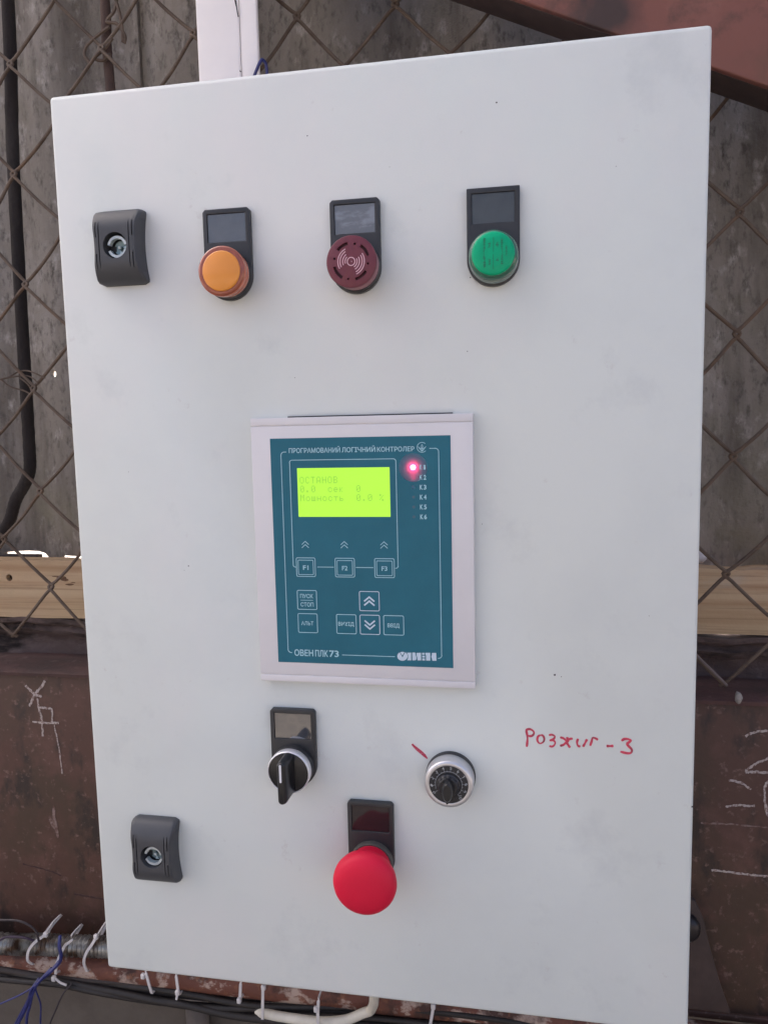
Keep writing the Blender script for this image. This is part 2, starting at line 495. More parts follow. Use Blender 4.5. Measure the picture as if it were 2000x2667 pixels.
def strip(bm, pts, w, y, th=0.12, closed=False, wfun=None):
    """flat printed or drawn line of width w lying on the plane y, th thick towards the viewer"""
    P = [Vector((p[0], p[1])) for p in pts]
    n = len(P)
    L, Rr = [], []
    for i in range(n):
        if closed:
            t = P[(i + 1) % n] - P[i - 1]
        else:
            t = P[min(i + 1, n - 1)] - P[max(i - 1, 0)]
        t.normalize()
        nn = Vector((-t.y, t.x))
        # mitre
        if 0 < i < n - 1 or closed:
            t1 = (P[i] - P[i - 1]).normalized()
            c = max(0.5, abs(nn.dot(Vector((-t1.y, t1.x)))))
        else:
            c = 1
        hw = (wfun(i / max(1, n - 1)) if wfun else 1) * w / 2 / c
        L.append(P[i] + nn * hw)
        Rr.append(P[i] - nn * hw)
    f0 = [[bm.verts.new((q.x, y - th, q.y)) for q in S] for S in (L, Rr)]
    f1 = [[bm.verts.new((q.x, y + 0.02, q.y)) for q in S] for S in (L, Rr)]
    for i in range(n if closed else n - 1):
        j = (i + 1) % n
        bm.faces.new((f0[0][i], f0[1][i], f0[1][j], f0[0][j]))
        bm.faces.new((f0[0][j], f1[0][j], f1[0][i], f0[0][i]))
        bm.faces.new((f0[1][i], f1[1][i], f1[1][j], f0[1][j]))
    if not closed:
        bm.faces.new((f0[0][0], f1[0][0], f1[1][0], f0[1][0]))
        bm.faces.new((f0[0][-1], f0[1][-1], f1[1][-1], f1[0][-1]))

def rrect(x0, z0, x1, z1, r, seg=5):
    pts = []
    for cx, cz, a0 in ((x1 - r, z1 - r, 0), (x0 + r, z1 - r, 90), (x0 + r, z0 + r, 180), (x1 - r, z0 + r, 270)):
        for k in range(seg + 1):
            a = R(a0 + 90 * k / seg)
            pts.append((cx + r * math.cos(a), cz + r * math.sin(a)))
    return pts

def arc(cx, cz, r, a0, a1, n=14, sx=1.0):
    return [(cx + sx * r * math.cos(R(a0 + (a1 - a0) * k / n)), cz + r * math.sin(R(a0 + (a1 - a0) * k / n))) for k in range(n + 1)]

def text_into(bm, s, x0, z0, x1, z1, y, th=0.1, thick=0.0, rot=0.0):
    """lettering fitted to the box x0..x1, z0..z1 (x is squeezed or spread as on the print)"""
    c = bpy.data.curves.new('t', 'FONT')
    c.body = s
    c.resolution_u = 3
    c.offset = thick
    o = bpy.data.objects.new('t', c)
    COL.objects.link(o)
    dg = bpy.context.evaluated_depsgraph_get()
    me = bpy.data.meshes.new_from_object(o.evaluated_get(dg))
    bpy.data.objects.remove(o)
    bpy.data.curves.remove(c)
    xs = [v.co.x for v in me.vertices]
    ys = [v.co.y for v in me.vertices]
    ax, bx, ay, by = min(xs), max(xs), min(ys), max(ys)
    vv = []
    cx, cz = (x0 + x1) / 2, (z0 + z1) / 2
    for v in me.vertices:
        X = x0 + (v.co.x - ax) / (bx - ax) * (x1 - x0)
        Z = z0 + (v.co.y - ay) / (by - ay) * (z1 - z0)
        if rot:
            dx, dz = X - cx, Z - cz
            X = cx + dx * math.cos(rot) - dz * math.sin(rot)
            Z = cz + dx * math.sin(rot) + dz * math.cos(rot)
        vv.append(bm.verts.new((X, y - th, Z)))
    for p in me.polygons:
        try:
            bm.faces.new([vv[i] for i in p.vertices])
        except ValueError:
            pass
    bpy.data.meshes.remove(me)

# ================================================================ SETTING
bm = bmesh.new()
g = [bm.verts.new(p) for p in ((-900000, -900000, -1300), (900000, -900000, -1300), (900000, 900000, -1300), (-900000, 900000, -1300))]
bm.faces.new(g)
tag(obj('ground', bm, 'ground', org=(0, 0, -1300)), kind='structure')

bm = bmesh.new()
box(bm, -6000, 5000, -9000, 300, -1320, -1290)
tag(obj('floor', bm, 'floor'), kind='structure')

# low rendered plinth wall under the sheets
bm = bmesh.new()
box(bm, -6000, 5000, 300, 420, -1340, -150)
lw = tag(obj('wall', bm, 'plinth'), kind='structure')

# corrugated fibre-cement sheets; lower edge runs just above the plank and leaves slits of daylight
BOT = [(-6000, -53), (-480, -53), (-478, -46), (-466, -44.7), (-450, -44.3), (-436, -44.5), (-427, -46.2), (-421, -51), (-416, -51.5), (-414.5, -49.3),
       (-410.5, -49.3), (-409, -52), (-402.5, -52), (-401, -48.2), (-396, -46.6), (-372, -46.8), (-366, -48), (-350, -53), (0, -53), (60, -62), (2600, -62)]
def zbot(x):
    for (a, za), (b, zb) in zip(BOT, BOT[1:]):
        if a <= x <= b:
            return za + (zb - za) * (x - a) / (b - a)
    return -53
def sheet(x0, x1, yo, label, hole=None):
    bm = bmesh.new()
    nn = int((x1 - x0) / 12.6)
    xs = sorted(set([x0 + (x1 - x0) * i / nn for i in range(nn + 1)] + [p[0] for p in BOT if x0 < p[0] < x1] + [x for x in range(-500, -340, 4) if x0 < x < x1]))
    zs = [None, -20, 60, 200, 400, 700, 1200, 2000]
    def Y(x): return 290 + yo + 9 * math.cos(2 * math.pi * (x + 452) / 150)
    F, B = [], []
    for x in xs:
        F.append([bm.verts.new((x, Y(x) - 3, z if z is not None else zbot(x))) for z in zs])
        B.append([bm.verts.new((x, Y(x) + 3, z if z is not None else zbot(x))) for z in zs])
    for i in range(len(xs) - 1):
        for k in range(len(zs) - 1):
            bm.faces.new((F[i][k], F[i + 1][k], F[i + 1][k + 1], F[i][k + 1]))
            bm.faces.new((B[i][k], B[i][k + 1], B[i + 1][k + 1], B[i + 1][k]))
        bm.faces.new((F[i][0], B[i][0], B[i + 1][0], F[i + 1][0]))
        bm.faces.new((F[i][-1], F[i + 1][-1], B[i + 1][-1], B[i][-1]))
    for i in (0, -1):
        for k in range(len(zs) - 1):
            q = (F[i][k], B[i][k], B[i][k + 1], F[i][k + 1])
            bm.faces.new(q)
    cut = None
    if hole:
        cut = bmesh.new()
        lathe(cut, hole[0], hole[1], [(4.0, 250), (4.0, 330)], n=16)
    o = obj('corrugated_sheet', bm, 'sheet', cut=cut, smooth=True)
    tag(o, label, 'wall sheet', 'corrugated sheets of the shed wall')
    return o
sheet(-5900, -283, 0, 'grey weathered fibre cement wall sheet left of the cabinet, with a small daylight hole', hole=(-394.6, 149.3))  # unseen length far to the left is stretched to shield from the sun
sheet(-290, 850, 7.5, 'grey weathered fibre cement wall sheet behind and right of the cabinet')

def plank():
    bm = bmesh.new()
    nx, nz = 120, 3
    x0, x1 = -900, 900
    def ztop(x): return -44.4 - 0.0004 * (x + 445) - (1.2 + 1.2 * math.sin(x * 0.07)) * (1 if math.sin(x * 0.031) > 0.55 else 0)
    def zlow(x): return -106.3 + 0.0016 * (x + 445) + 0.5 * math.sin(x * 0.05)
    rows = []
    for i in range(nx + 1):
        x = x0 + (x1 - x0) * i / nx
        rows.append([bm.verts.new(c) for c in ((x, 240, zlow(x)), (x, 240, ztop(x) - 1), (x, 241, ztop(x)), (x, 257, ztop(x)), (x, 257, zlow(x)))])
    for a, b in zip(rows, rows[1:]):
        for k in range(5):
            bm.faces.new((a[k], b[k], b[(k + 1) % 5], a[(k + 1) % 5]))
    bm.faces.new(rows[0]); bm.faces.new(rows[-1][::-1])
    cut = bmesh.new()
    lathe(cut, -435.7, -63.9, [(3.6, 230), (3.6, 252)], n=24)
    p = tag(obj('wooden_plank', bm, 'wood', cut=cut, smooth=True), 'pale sawn pine plank lying level behind the wire mesh', 'plank')
    bm = bmesh.new()
    lathe(bm, -435.7, -63.9, [(3.55, 246), (3.55, 251)], n=24)
    obj('drilled_hole', bm, 'woodhole', p)
    bm = bmesh.new()
    for cx, cz, rx, rz in ((-375, -63, 6.5, 2.3), (-371, -65.2, 5, 1.7), (-366, -70, 5, 1.1), (-382, -61.6, 4.5, 0.7), (-362, -68, 3, 0.6)):
        pts = [(cx + rx * math.cos(a / 12 * 2 * math.pi) * random.uniform(.75, 1.1), cz + rz * math.sin(a / 12 * 2 * math.pi) * random.uniform(.7, 1.1)) for a in range(12)]
        prism(bm, pts, 239.85, 240.2)
    obj('wood_knot', bm, mat('knot_brown', (0.20, 0.105, 0.055), 0.8, var=0.5, scale=300), p)
plank()
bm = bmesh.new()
box(bm, -620, -413, 258.5, 266, -80, -42.6)  # dark strip added to draw the dark line below the slit
tag(obj('dark_strip', bm, mat('dark_strip_brown', (0.060, 0.045, 0.042), 0.8, var=0.4, scale=60), bevel=0.6),
    'thin dark strip showing above the plank at the far left', 'batten')
bm = bmesh.new()
bmesh.ops.create_icosphere(bm, subdivisions=2, radius=1)
for v in bm.verts:
    v.co = Vector((-419 + v.co.x * 6 * random.uniform(.8, 1.1), 262 + v.co.y * 3, -45.0 + v.co.z * 2.4 * random.uniform(.7, 1.2)))
tag(obj('mortar_crumb', bm, 'lump', smooth=True), 'pale crumb of mortar on the plank at the left, beside the slit of daylight', 'mortar crumb')
bm = bmesh.new()
bmesh.ops.create_icosphere(bm, subdivisions=2, radius=1)
for v in bm.verts:
    v.co = Vector((255 + v.co.x * 8 * random.uniform(.8, 1.1), 262 + v.co.y * 4, -38.5 + v.co.z * 6 * random.uniform(.7, 1.2)))
tag(obj('foam_scrap', bm, mat('whitish_foam', (0.55, 0.52, 0.52), 0.7, var=0.2, scale=200), smooth=True), 'small whitish scrap between wall sheet and plank, right of the cabinet', 'scrap')

# rough grimy mortar bed between plank and steel beam
bm = bmesh.new()
nx, nz = 220, 10
G = []
for i in range(nx + 1):
    x = -900 + 1800 * i / nx
    col = []
    for k in range(nz + 1):
        t = k / nz
        z = -150 + (42.5 + 1.2 * math.sin(x * .041) + 0.8 * math.sin(x * .13)) * t
        y = 244 + 5 * math.sin(t * 3.1) - 6 * (1 if 0.50 < t < 0.75 else 0) + random.uniform(-2.2, 2.2) + 3 * math.sin(x * 0.03 + t * 4)
        if t > 0.84: y = 238 + random.uniform(-.6, .6)
        col.append(bm.verts.new((x, y, z)))
    col.append(bm.verts.new((x, 256, col[-1].co.z)))
    col.append(bm.verts.new((x, 256, -150)))
    G.append(col)
n = len(G[0])
for a, b in zip(G, G[1:]):
    for k in range(n):
        bm.faces.new((a[k], b[k], b[(k + 1) % n], a[(k + 1) % n]))
bm.faces.new(G[0]); bm.faces.new(G[-1][::-1])
tag(obj('mortar_bed', bm, 'grime', smooth=True), 'dark grimy uneven mortar bed between the pine plank and the brown beam', 'mortar bed')

# ---------------------------------------------------------------- brown steel beam with chalk marks
def beam():
    root = empty('steel_beam', (0, 215, -432))
    bm = bmesh.new()
    box(bm, -1200, 1200, 190, 198, -431, -151.5)
    obj('web', bm, 'beam', root, bevel=1.0)
    bm = bmesh.new()
    nx = 260
    G = []
    for i in range(nx + 1):
        x = -1200 + 2400 * i / nx
        j = 0.6 * math.sin(x * .02) + random.uniform(-.25, .25)
        G.append([bm.verts.new(c) for c in ((x, 187 + j * .5, -151), (x, 186.6 + j * .6, -147.6 + j * .3), (x, 189, -146.2 + j * .3), (x, 250, -146.5), (x, 250, -151))])
    for a, b in zip(G, G[1:]):
        for k in range(5):
            bm.faces.new((a[k], b[k], b[(k + 1) % 5], a[(k + 1) % 5]))
    bm.faces.new(G[0]); bm.faces.new(G[-1][::-1])
    obj('top_flange', bm, layered('flange_primer', [((0.095, 0.046, 0.040), 1, 0, 1, (1, 1, 1)), ((0.040, 0.026, 0.022), 14, 0.42, 0.66, (0.5, 1, 1)),
                                                     ((0.15, 0.10, 0.09), 60, 0.6, 0.76, (1, 1, 1))], rough=0.8, bump=0.0012, bscale=120), root, smooth=True)
    bm = bmesh.new()
    box(bm, -1200, 1200, 187, 250, -437, -431.2)
    obj('bottom_flange', bm, 'beam', root, bevel=0.8)
    Y = 189.6
    def wob(pts, n=7, a=0.35):
        q = smooth_path([(p[0], 0, p[1]) for p in pts], n)
        return [(p.x + random.uniform(-a, a), p.z + random.uniform(-a, a)) for p in q]
    def chalk(strokes, w, m, label=None):
        bm = bmesh.new()
        for q, s in enumerate(strokes):
            strip(bm, wob(s), w, 190.0, th=0.30 + 0.07 * q, wfun=lambda t: random.uniform(.55, 1.15))
        o = obj('chalk_mark', bm, m, root)
        if label: o['label'] = label
    chalk([[(-389.3, -162.2), (-383, -168), (-378.6, -171.3), (-372.3, -172.2)], [(-367.2, -156.6), (-373, -164), (-379.8, -171.3), (-386.4, -183.5)]], 2.6, 'chalk', 'white chalk cross')
    chalk([[(-377.6, -175), (-376, -187), (-374.1, -194.9), (-374.2, -214)], [(-375.8, -184.2), (-368, -184.5), (-361.9, -186.0), (-362.9, -198.9)], [(-384.6, -199.0), (-370, -199.8), (-355.4, -199.2)]], 2.0, 'chalk', 'white chalk letter with a crossbar')
    chalk([[(-360.6, -201.4), (-357.3, -225.2), (-356.0, -251.6)]], 1.4, 'chalk', 'long thin white chalk line')
    bm = bmesh.new()
    prism(bm, [(-368.5, -286), (-366.3, -289), (-366.8, -299), (-365.0, -307), (-364.8, -320), (-366.5, -320.5), (-368.5, -312), (-372, -308), (-374.5, -301), (-371.5, -300), (-370, -303), (-369.8, -292)], 189.7, 190.05)
    obj('chalk_mark', bm, 'chalkfaint', root)['label'] = 'faint smeared chalk blot'
    chalk([[(280.1, -178.7), (287.2, -174.7), (297.7, -172.8), (312, -171)]], 2.2, 'chalk')
    chalk([[(308, -189), (298.5, -196.9), (288.0, -202.6), (281.3, -209.4)], [(281.3, -209.6), (290, -209.2), (312, -209.0)]], 2.2, 'chalk')
    chalk([[(268.4, -218.1), (277.6, -219.5), (286.0, -225.1)]], 2.0, 'chalk')
    chalk([[(266.2, -241.9), (276, -239.6), (289.1, -239.4)]], 2.0, 'chalk')
    chalk([[(247.1, -257.9), (271.3, -257.1), (300.4, -257.4), (330, -258)]], 1.7, 'chalkfaint')
    chalk([[(256.5, -299.9), (268.7, -300.3), (283.6, -301.1), (301.8, -301.5), (330, -302)]], 1.8, 'chalk')
    chalk([[(303, -213), (299.2, -217.1), (296.8, -222.3), (297.2, -234.6), (300.1, -246.7), (306, -250)]], 2.2, 'chalk')
    # dark scorched streaks
    bm = bmesh.new()
    strip(bm, wob([(-352, -380), (-335, -381), (-318, -382.5), (-303, -387)]), 2.4, 190.0, th=0.25, wfun=lambda t: random.uniform(.4, 1.1))
    strip(bm, wob([(-408, -352), (-395, -354), (-378, -357), (-365, -361)]), 1.8, 190.0, th=0.25, wfun=lambda t: random.uniform(.3, 1.0))
    obj('dark_streak', bm, mat('dark_smear', (0.045, 0.022, 0.020), 0.7), root)
    tag(root, 'brown primed steel beam with chalk marks, level under the pine plank', 'beam')
beam()

# ---------------------------------------------------------------- chain link fence
def fence():
    root = empty('chain_link_fence', (-20, 200, -150))
    def vtx(j, k):          # column j, row k
        z = (33 if j % 2 == 0 else 82) + 97.6 * k + 22 * j / 14
        x = -362 + 44.8 * j
        h = math.sin(j * 12.9898 + k * 78.233) * 43758.5453
        h -= math.floor(h)
        return x + (h - .5) * 5 - (5 if k in (3,) and j == 0 else 0), z + (h * 7 % 1 - .5) * 4
    for j in range(-4, 17):
        pts = []
        for k in range(-2, 5):
            ea, eb = (j, j + 1) if j % 2 == 0 else (j + 1, j)   # ea even column
            for c in (ea, eb):
                x, z = vtx(c, k)
                side = -1 if c == min(ea, eb) else 1
                pts.append((x + side * 1.4, z, side))
        pts = [p for p in pts if p[1] > -140]
        path = []
        for i, (x, z, s) in enumerate(pts):
            # alternate limbs run before and behind, the vertex bends round its neighbour
            if i > 0:
                px, pz, ps = pts[i - 1]
                yy = 200 - 1.6 if i % 2 else 200 + 1.6
                for t in (0.12, 0.5, 0.88):
                    bow = 2.2 * math.sin(math.pi * t) * (1 if (i + j) % 3 else -0.6)
                    path.append((px + (x - px) * t + bow * .5, yy, pz + (z - pz) * t - abs(bow)))
            else:
                path.append((x, 200, z))
            if i < len(pts) - 1:
                path.append((x + s * 0.9, 200, z))
            else:
                path.append((x, 200, z))
        bm = bmesh.new()
        sweep(bm, smooth_path(path, 4), circ(1.55, 7))
        obj('wire', bm, 'fence', root, smooth=True)
    tag(root, 'rusty chain link mesh with diamond openings behind the cabinet', 'fence')
fence()

# rods and hose behind the mesh
bm = bmesh.new()
pp = smooth_path([(-370, 216, 800), (-372.2, 216, 489.8), (-378.8, 216, 345.3), (-382.4, 216, 172.8), (-382.8, 216, 141.4), (-384.0, 216, 77.6), (-386, 217, 52), (-394.8, 220, 36.9), (-408, 222, 20), (-420, 226, -2), (-440, 230, -24)], 14)
sweep(bm, pp, circ(5.9, 14), rfun=lambda i, n: 1 + 0.02 * math.sin(i * 1.7) + random.uniform(-.02, .02))
tag(obj('black_hose', bm, 'hose', smooth=True), 'thick black tarred hose hanging at the left, bending away above the plank', 'hose')
bm = bmesh.new()
sweep(bm, smooth_path([(-271.0, 210, 800), (-271.5, 210, 478.2), (-272.5, 210, 438.8), (-271.4, 210, 404.2), (-268, 210, 300), (-266, 210, 60), (-266, 210, -146)], 10), circ(4.4, 12), rfun=lambda i, n: 1 + random.uniform(-.05, .05))
tag(obj('steel_rod', bm, 'rod', smooth=True), 'rusty upright steel rod above the cabinet, left of the white trunking', 'rod')
def twist(name_label, loops, r=1.0):
    bm = bmesh.new()
    for l in loops:
        sweep(bm, smooth_path(l, 6), circ(r, 6))
    tag(obj('tie_wire', bm, 'fence', smooth=True), name_label, 'tie wire', 'twists of binding wire on the mesh')
twist('twisted binding wire round the rusty upright rod at the top left', [
    [(-257, 204, 485), (-256, 203, 470), (-259, 202, 458), (-266, 201, 450), (-257, 202, 447), (-250.5, 203, 437), (-252, 204, 431)],
    [(-262, 203, 480), (-255.4, 202, 462), (-252.3, 202, 445), (-253, 203, 432)],
    [(-265, 203, 446), (-275.5, 202, 440), (-286.2, 200, 431), (-288.4, 199, 423), (-283.8, 199, 416)],
    [(-262, 202, 436), (-270, 202, 428), (-279, 200, 420), (-272, 202, 418), (-266, 204, 424)]], 1.5)
twist('thin binding wires looped across the black hose beside the bright pinhole', [
    [(-425, 196, 134), (-402.6, 197, 138.2), (-390, 200, 141), (-383, 205, 146), (-372, 203, 147), (-360.8, 199, 144.1), (-350, 199, 139.0)],
    [(-392, 198, 140), (-382, 203, 142), (-372, 204, 142), (-362, 200, 138), (-358, 199, 133)],
    [(-396, 198, 139), (-388, 200, 132), (-376, 203, 128), (-366, 201, 124), (-368, 199, 133), (-376, 198, 140)]], 0.75)
bm = bmesh.new()
sweep(bm, smooth_path([(235, 196, -104), (242.4, 194, -112.7), (252, 190, -122), (263.4, 184, -133.2)], 5), circ(1.0, 6))
tag(obj('broken_wire', bm, mat('pale_wire', (0.16, 0.12, 0.11), 0.7), smooth=True), 'short broken wire end slanting down over the beam, right of the cabinet', 'wire')
bm = bmesh.new()
bmesh.ops.create_icosphere(bm, subdivisions=2, radius=1)
for v in bm.verts:
    v.co = Vector((272 + v.co.x * 3 * random.uniform(.8, 1.2), 183 + v.co.y * 3, -142.7 + v.co.z * 5.5 * random.uniform(.8, 1.1)))
tag(obj('mortar_lump', bm, 'lump', smooth=True), 'small pale mortar lump stuck on the beam edge at the right', 'mortar lump')

# sloping channel at the top right
def brace():
    d = Vector((170.4, 0, -76.0)).normalized()
    up = Vector((-d.z, 0, d.x))
    p0 = Vector((97.2, 0, 394.7))
    root = empty('sloping_channel', p0)
    def slab(a0, a1, y0, y1, h0, h1):
        bm = bmesh.new()
        vs_ = []
        for s in (a0, a1):
            for y in (y0, y1):
                for h in (h0, h1):
                    q = p0 + d * s + up * h
                    vs_.append(bm.verts.new((q.x, y, q.z)))
        for a, b, c, e in ((0, 1, 3, 2), (4, 6, 7, 5), (0, 4, 5, 1), (2, 3, 7, 6), (0, 2, 6, 4), (1, 5, 7, 3)):
            bm.faces.new((vs_[a], vs_[b], vs_[c], vs_[e]))
        return bm
    obj('web', slab(-500, 600, 140, 146, 0, 140), 'brace', root, bevel=1.2)
    obj('lower_flange', slab(-500, 600, 146.2, 177, 0, 6), M['gusset'], root, bevel=0.8)  # darker gusset colour paints in the shade under the channel
    obj('upper_flange', slab(-500, 600, 146.2, 177, 134, 140), 'brace', root, bevel=0.8)
    tag(root, 'red brown steel channel sloping down behind the top right cabinet corner', 'steel channel')
brace()

# white trunking above the cabinet
def trunking():
    root = empty('cable_trunking', (-136, 170, 250))
    bm = bmesh.new()
    box(bm, -160.6, -124.9, 150, 193, 250, 900)
    obj('cover', bm, 'trunk', root, bevel=1.4)
    bm = bmesh.new()
    box(bm, -124.6, -110.2, 151.2, 157, 250, 900)
    obj('side_flange', bm, 'trunk', root, bevel=1.4)
    bm = bmesh.new()
    box(bm, -125.3, -124.3, 151.9, 156, 250.5, 899)
    obj('seam', bm, 'trunkgap', root)
    bm = bmesh.new()
    strip(bm, [(-126.5, 426), (-125.8, 419), (-124.8, 413)], 0.9, 150, th=0.1)
    strip(bm, [(-128, 429), (-126.3, 421)], 0.6, 150, th=0.1)
    strip(bm, [(-125.6, 372.5), (-124.3, 371.6)], 0.8, 150, th=0.1)
    tag(obj('scuff_mark', bm, 'speck', root), kind='stuff')
    tag(root, 'white plastic cable trunking rising behind the cabinet top', 'cable trunking')
trunking()
bm = bmesh.new()
sweep(bm, smooth_path([(-121, 152, 345), (-114.5, 148, 362), (-107.5, 146, 374.5), (-105.0, 148, 377.5), (-103.6, 152, 372), (-106, 158, 345)], 8), circ(1.3, 8))
tag(obj('blue_wire_end', bm, 'bluewire', smooth=True), 'short blue wire loop peeping over the cabinet top beside the white trunking', 'wire')

# ---------------------------------------------------------------- pipe, conduit, cables, ties below
bm = bmesh.new()
sweep(bm, [(-1200 + 24 * i, 170, -440.2 + 0.4 * math.sin(i * .6)) for i in range(101)], circ(12.2, 24))
tag(obj('rusty_pipe', bm, 'pipe', smooth=True), 'rusty flaking pipe running level below the cabinet', 'pipe')
bm = bmesh.new()
cp = smooth_path([(-900, 160, -424), (-600, 160, -423), (-421.5, 161, -420.2), (-374.7, 161, -416.5), (-305.0, 161, -411.4), (-250, 158, -402), (-200, 140, -370), (-180, 110, -320), (-178, 95, -303)], 60)
sweep(bm, cp, circ(9.4, 16), rfun=lambda i, n: 1.0 + 0.10 * math.sin(i * 2 * math.pi / 4))
tag(obj('flexible_conduit', bm, 'conduit', smooth=True), 'ribbed galvanised flexible conduit lying along the top of the rusty pipe', 'conduit')
def env(x):
    T = [(-900, -440, -456), (-420, -441, -456), (-348, -446, -454), (-295, -445, -462), (-255, -443, -465), (-177, -441, -466), (-124, -440, -464.5), (-28, -436, -462), (120, -434, -460), (500, -432, -458)]
    for a, b in zip(T, T[1:]):
        if a[0] <= x <= b[0]:
            t = (x - a[0]) / (b[0] - a[0])
            return a[1] + (b[1] - a[1]) * t, a[2] + (b[2] - a[2]) * t
    return -440, -460
for i in range(9):
    f = (i + 0.5) / 9
    ph = random.uniform(0, 6)
    pts = []
    for x in range(-860, 480, 34):
        a, b = env(x)
        ff = min(1, max(0, f + 0.16 * math.sin(x * .017 + ph) + 0.07 * math.sin(x * .041 + ph * 2)))
        pts.append((x, 158 + 5 * math.cos(i * 2.4 + x * .009) + (1 - f) * 8, a - 3 + (b - a + 6) * ff))
    bm = bmesh.new()
    sweep(bm, smooth_path(pts, 4), circ(random.choice([2.6, 3.1, 3.6]), 9))
    tag(obj('black_cable', bm, 'cable' if i % 3 else 'cable_b', smooth=True), ('black' if i % 3 else 'brownish') + ' sheathed cable in the sagging bundle under the rusty pipe', 'cable', 'dark cables bundled under the pipe')
bm = bmesh.new()
sweep(bm, smooth_path([(-150, 158, -457.5), (-139.3, 155, -456.2), (-117.7, 150, -453.3), (-85.9, 148, -451.5), (-62, 148, -447), (-45, 148, -438), (-35.6, 144, -428.8), (-28, 120, -390), (-26, 100, -303)], 8), circ(4.3, 14),
      rfun=lambda i, n: min(1.0, 0.55 + i * 0.09))
tag(obj('cream_cable', bm, 'cream', smooth=True), 'thick cream cable curving up to the cabinet underside', 'cable')

def tie(front, head, label, tail=None, back=True, w=2.6):
    root = empty('cable_tie', front[-1])
    bm = bmesh.new()
    P = smooth_path(front, 5)
    if back:
        a, b = front[0], front[-1]
        P += smooth_path([(b[0] + .5, 165, b[2] - 3), (b[0] + 1, 176, b[2]), (b[0] + 1, 184, (a[2] + b[2]) / 2), (a[0], 182, a[2] + 2), (a[0], 168, a[2] + 3)], 3)
    sweep(bm, P, rect(w, 1.1), closed=back)
    obj('strap', bm, 'tie', root, bevel=0)
    bm = bmesh.new()
    hx, hy, hz = head
    box(bm, hx - 2.0, hx + 2.0, hy - 1.8, hy + 1.8, hz - 2.6, hz + 2.6)
    obj('head', bm, 'tie', root, bevel=1.0)
    if tail:
        bm = bmesh.new()
        sweep(bm, smooth_path(tail, 5), rect(2.0, 0.9))
        obj('tail', bm, 'tie', root)
    return tag(root, label, 'cable tie', 'white cable ties on the pipe')
tie([(-363, 152, -400.5), (-370.7, 149, -405.8), (-378.6, 150, -416.2), (-381.8, 152, -427.8), (-380.1, 156, -435.0)], (-359.2, 151, -397.5), 'white cable tie farthest left, round conduit and pipe')
tie([(-340.5, 151, -408.6), (-345, 149, -418), (-349.4, 150, -428.0), (-351.8, 151, -438)], (-353, 149.5, -441.8), 'white cable tie with the blue wires crossing it', tail=[(-351, 149, -441), (-345, 147.5, -443.5), (-338, 147, -445)])
tie([(-306.0, 151, -395.5), (-308.8, 149, -400.4), (-316.4, 149, -411.7), (-321.0, 152, -423.8), (-321.1, 156, -435.4)], (-304.2, 149, -392.5), 'white cable tie beside the lower left cabinet corner, head on top')
bm = bmesh.new()
sweep(bm, smooth_path([(-340.5, 150, -408), (-335, 149, -403), (-328.5, 148, -397)], 4), rect(2.0, 0.9))
tag(obj('cut_tie_tail', bm, 'tie'), 'short white strap tail lying over the conduit', 'cable tie')
tie([(-255.8, 150, -424), (-254.0, 150, -431), (-252.5, 150, -437.9), (-251.6, 152, -447)], (-258.5, 150, -428.5), 'first white cable tie under the cabinet bottom edge, from the left')
tie([(-224.6, 150, -424), (-224.1, 150, -431), (-223.4, 150, -440), (-224.0, 152, -445)], (-223.4, 148.5, -440), 'second white cable tie under the cabinet bottom edge, from the left', tail=[(-223.6, 148, -442), (-224.8, 148, -447)])
tie([(-160.6, 150, -424), (-161.2, 150, -431), (-162.1, 150, -440)], (-162.3, 148.5, -440.5), 'short white cable tie under the cabinet, left of the long strap')
tie([(-138.0, 147, -424), (-138.6, 147, -436), (-139.4, 147, -447), (-140.2, 148, -456)], (-138.2, 149, -425), 'long straight white cable tie left of the cream cable end')
tie([(-84.0, 142, -424), (-84.9, 142, -436), (-85.3, 142, -446), (-85.2, 143, -457)], (-86.6, 142, -434.5), 'white cable tie crossing the thick cream cable')
tie([(18.9, 148, -424), (17.8, 148, -431), (16.2, 148, -440), (14.6, 149, -452)], (18.8, 149, -424), 'white cable tie farthest right under the cabinet')

def thin(name, pts, r, m, label, cat, group=None):
    bm = bmesh.new()
    sweep(bm, smooth_path(pts, 8), circ(r, 7))
    return tag(obj(name, bm, m, smooth=True), label, cat, group)
Y = 146
thin('blue_wire', [(-343, Y + 4, -396), (-341.0, Y - 1, -403), (-340.8, Y - 1, -417.3), (-351.9, Y - 2, -430.3), (-368.1, Y - 2, -445.3), (-376.9, Y - 2, -461.2), (-386.0, Y, -478.7), (-397.2, Y, -500), (-412, Y, -540)], 1.7, 'bluewire', 'thickest blue wire hanging down at the lower left', 'wire', 'blue wires at the pipe')
thin('blue_wire', [(-345, Y + 3, -421), (-353.9, Y - 3, -431.3), (-366.1, Y - 4, -443.3), (-385.9, Y - 2, -458.3), (-416.7, Y, -476.0), (-460, Y, -500)], 0.9, 'bluewire', 'blue wire branching off to the left image edge', 'wire', 'blue wires at the pipe')
thin('blue_wire', [(-362, Y - 1, -440), (-368.6, Y - 3, -448.8), (-367.0, Y, -468.8), (-369.2, Y, -493.7), (-371, Y, -540)], 0.8, 'bluewire', 'thin blue wire hanging straight down below the knot', 'wire', 'blue wires at the pipe')
thin('blue_wire', [(-366, Y, -440), (-372.6, Y - 4, -449.8), (-379, Y - 1, -463), (-389, Y, -480), (-401, Y, -502), (-415, Y, -540)], 1.2, 'bluewire', 'blue wire hanging just left of the thickest one', 'wire', 'blue wires at the pipe')
thin('blue_wire', [(-352, Y, -428), (-362, Y - 5, -438.8), (-371, Y - 3, -452), (-378, Y - 1, -470), (-384, Y, -490), (-388, Y, -540)], 1.4, 'bluewire', 'blue wire hanging just right of the thickest one', 'wire', 'blue wires at the pipe')
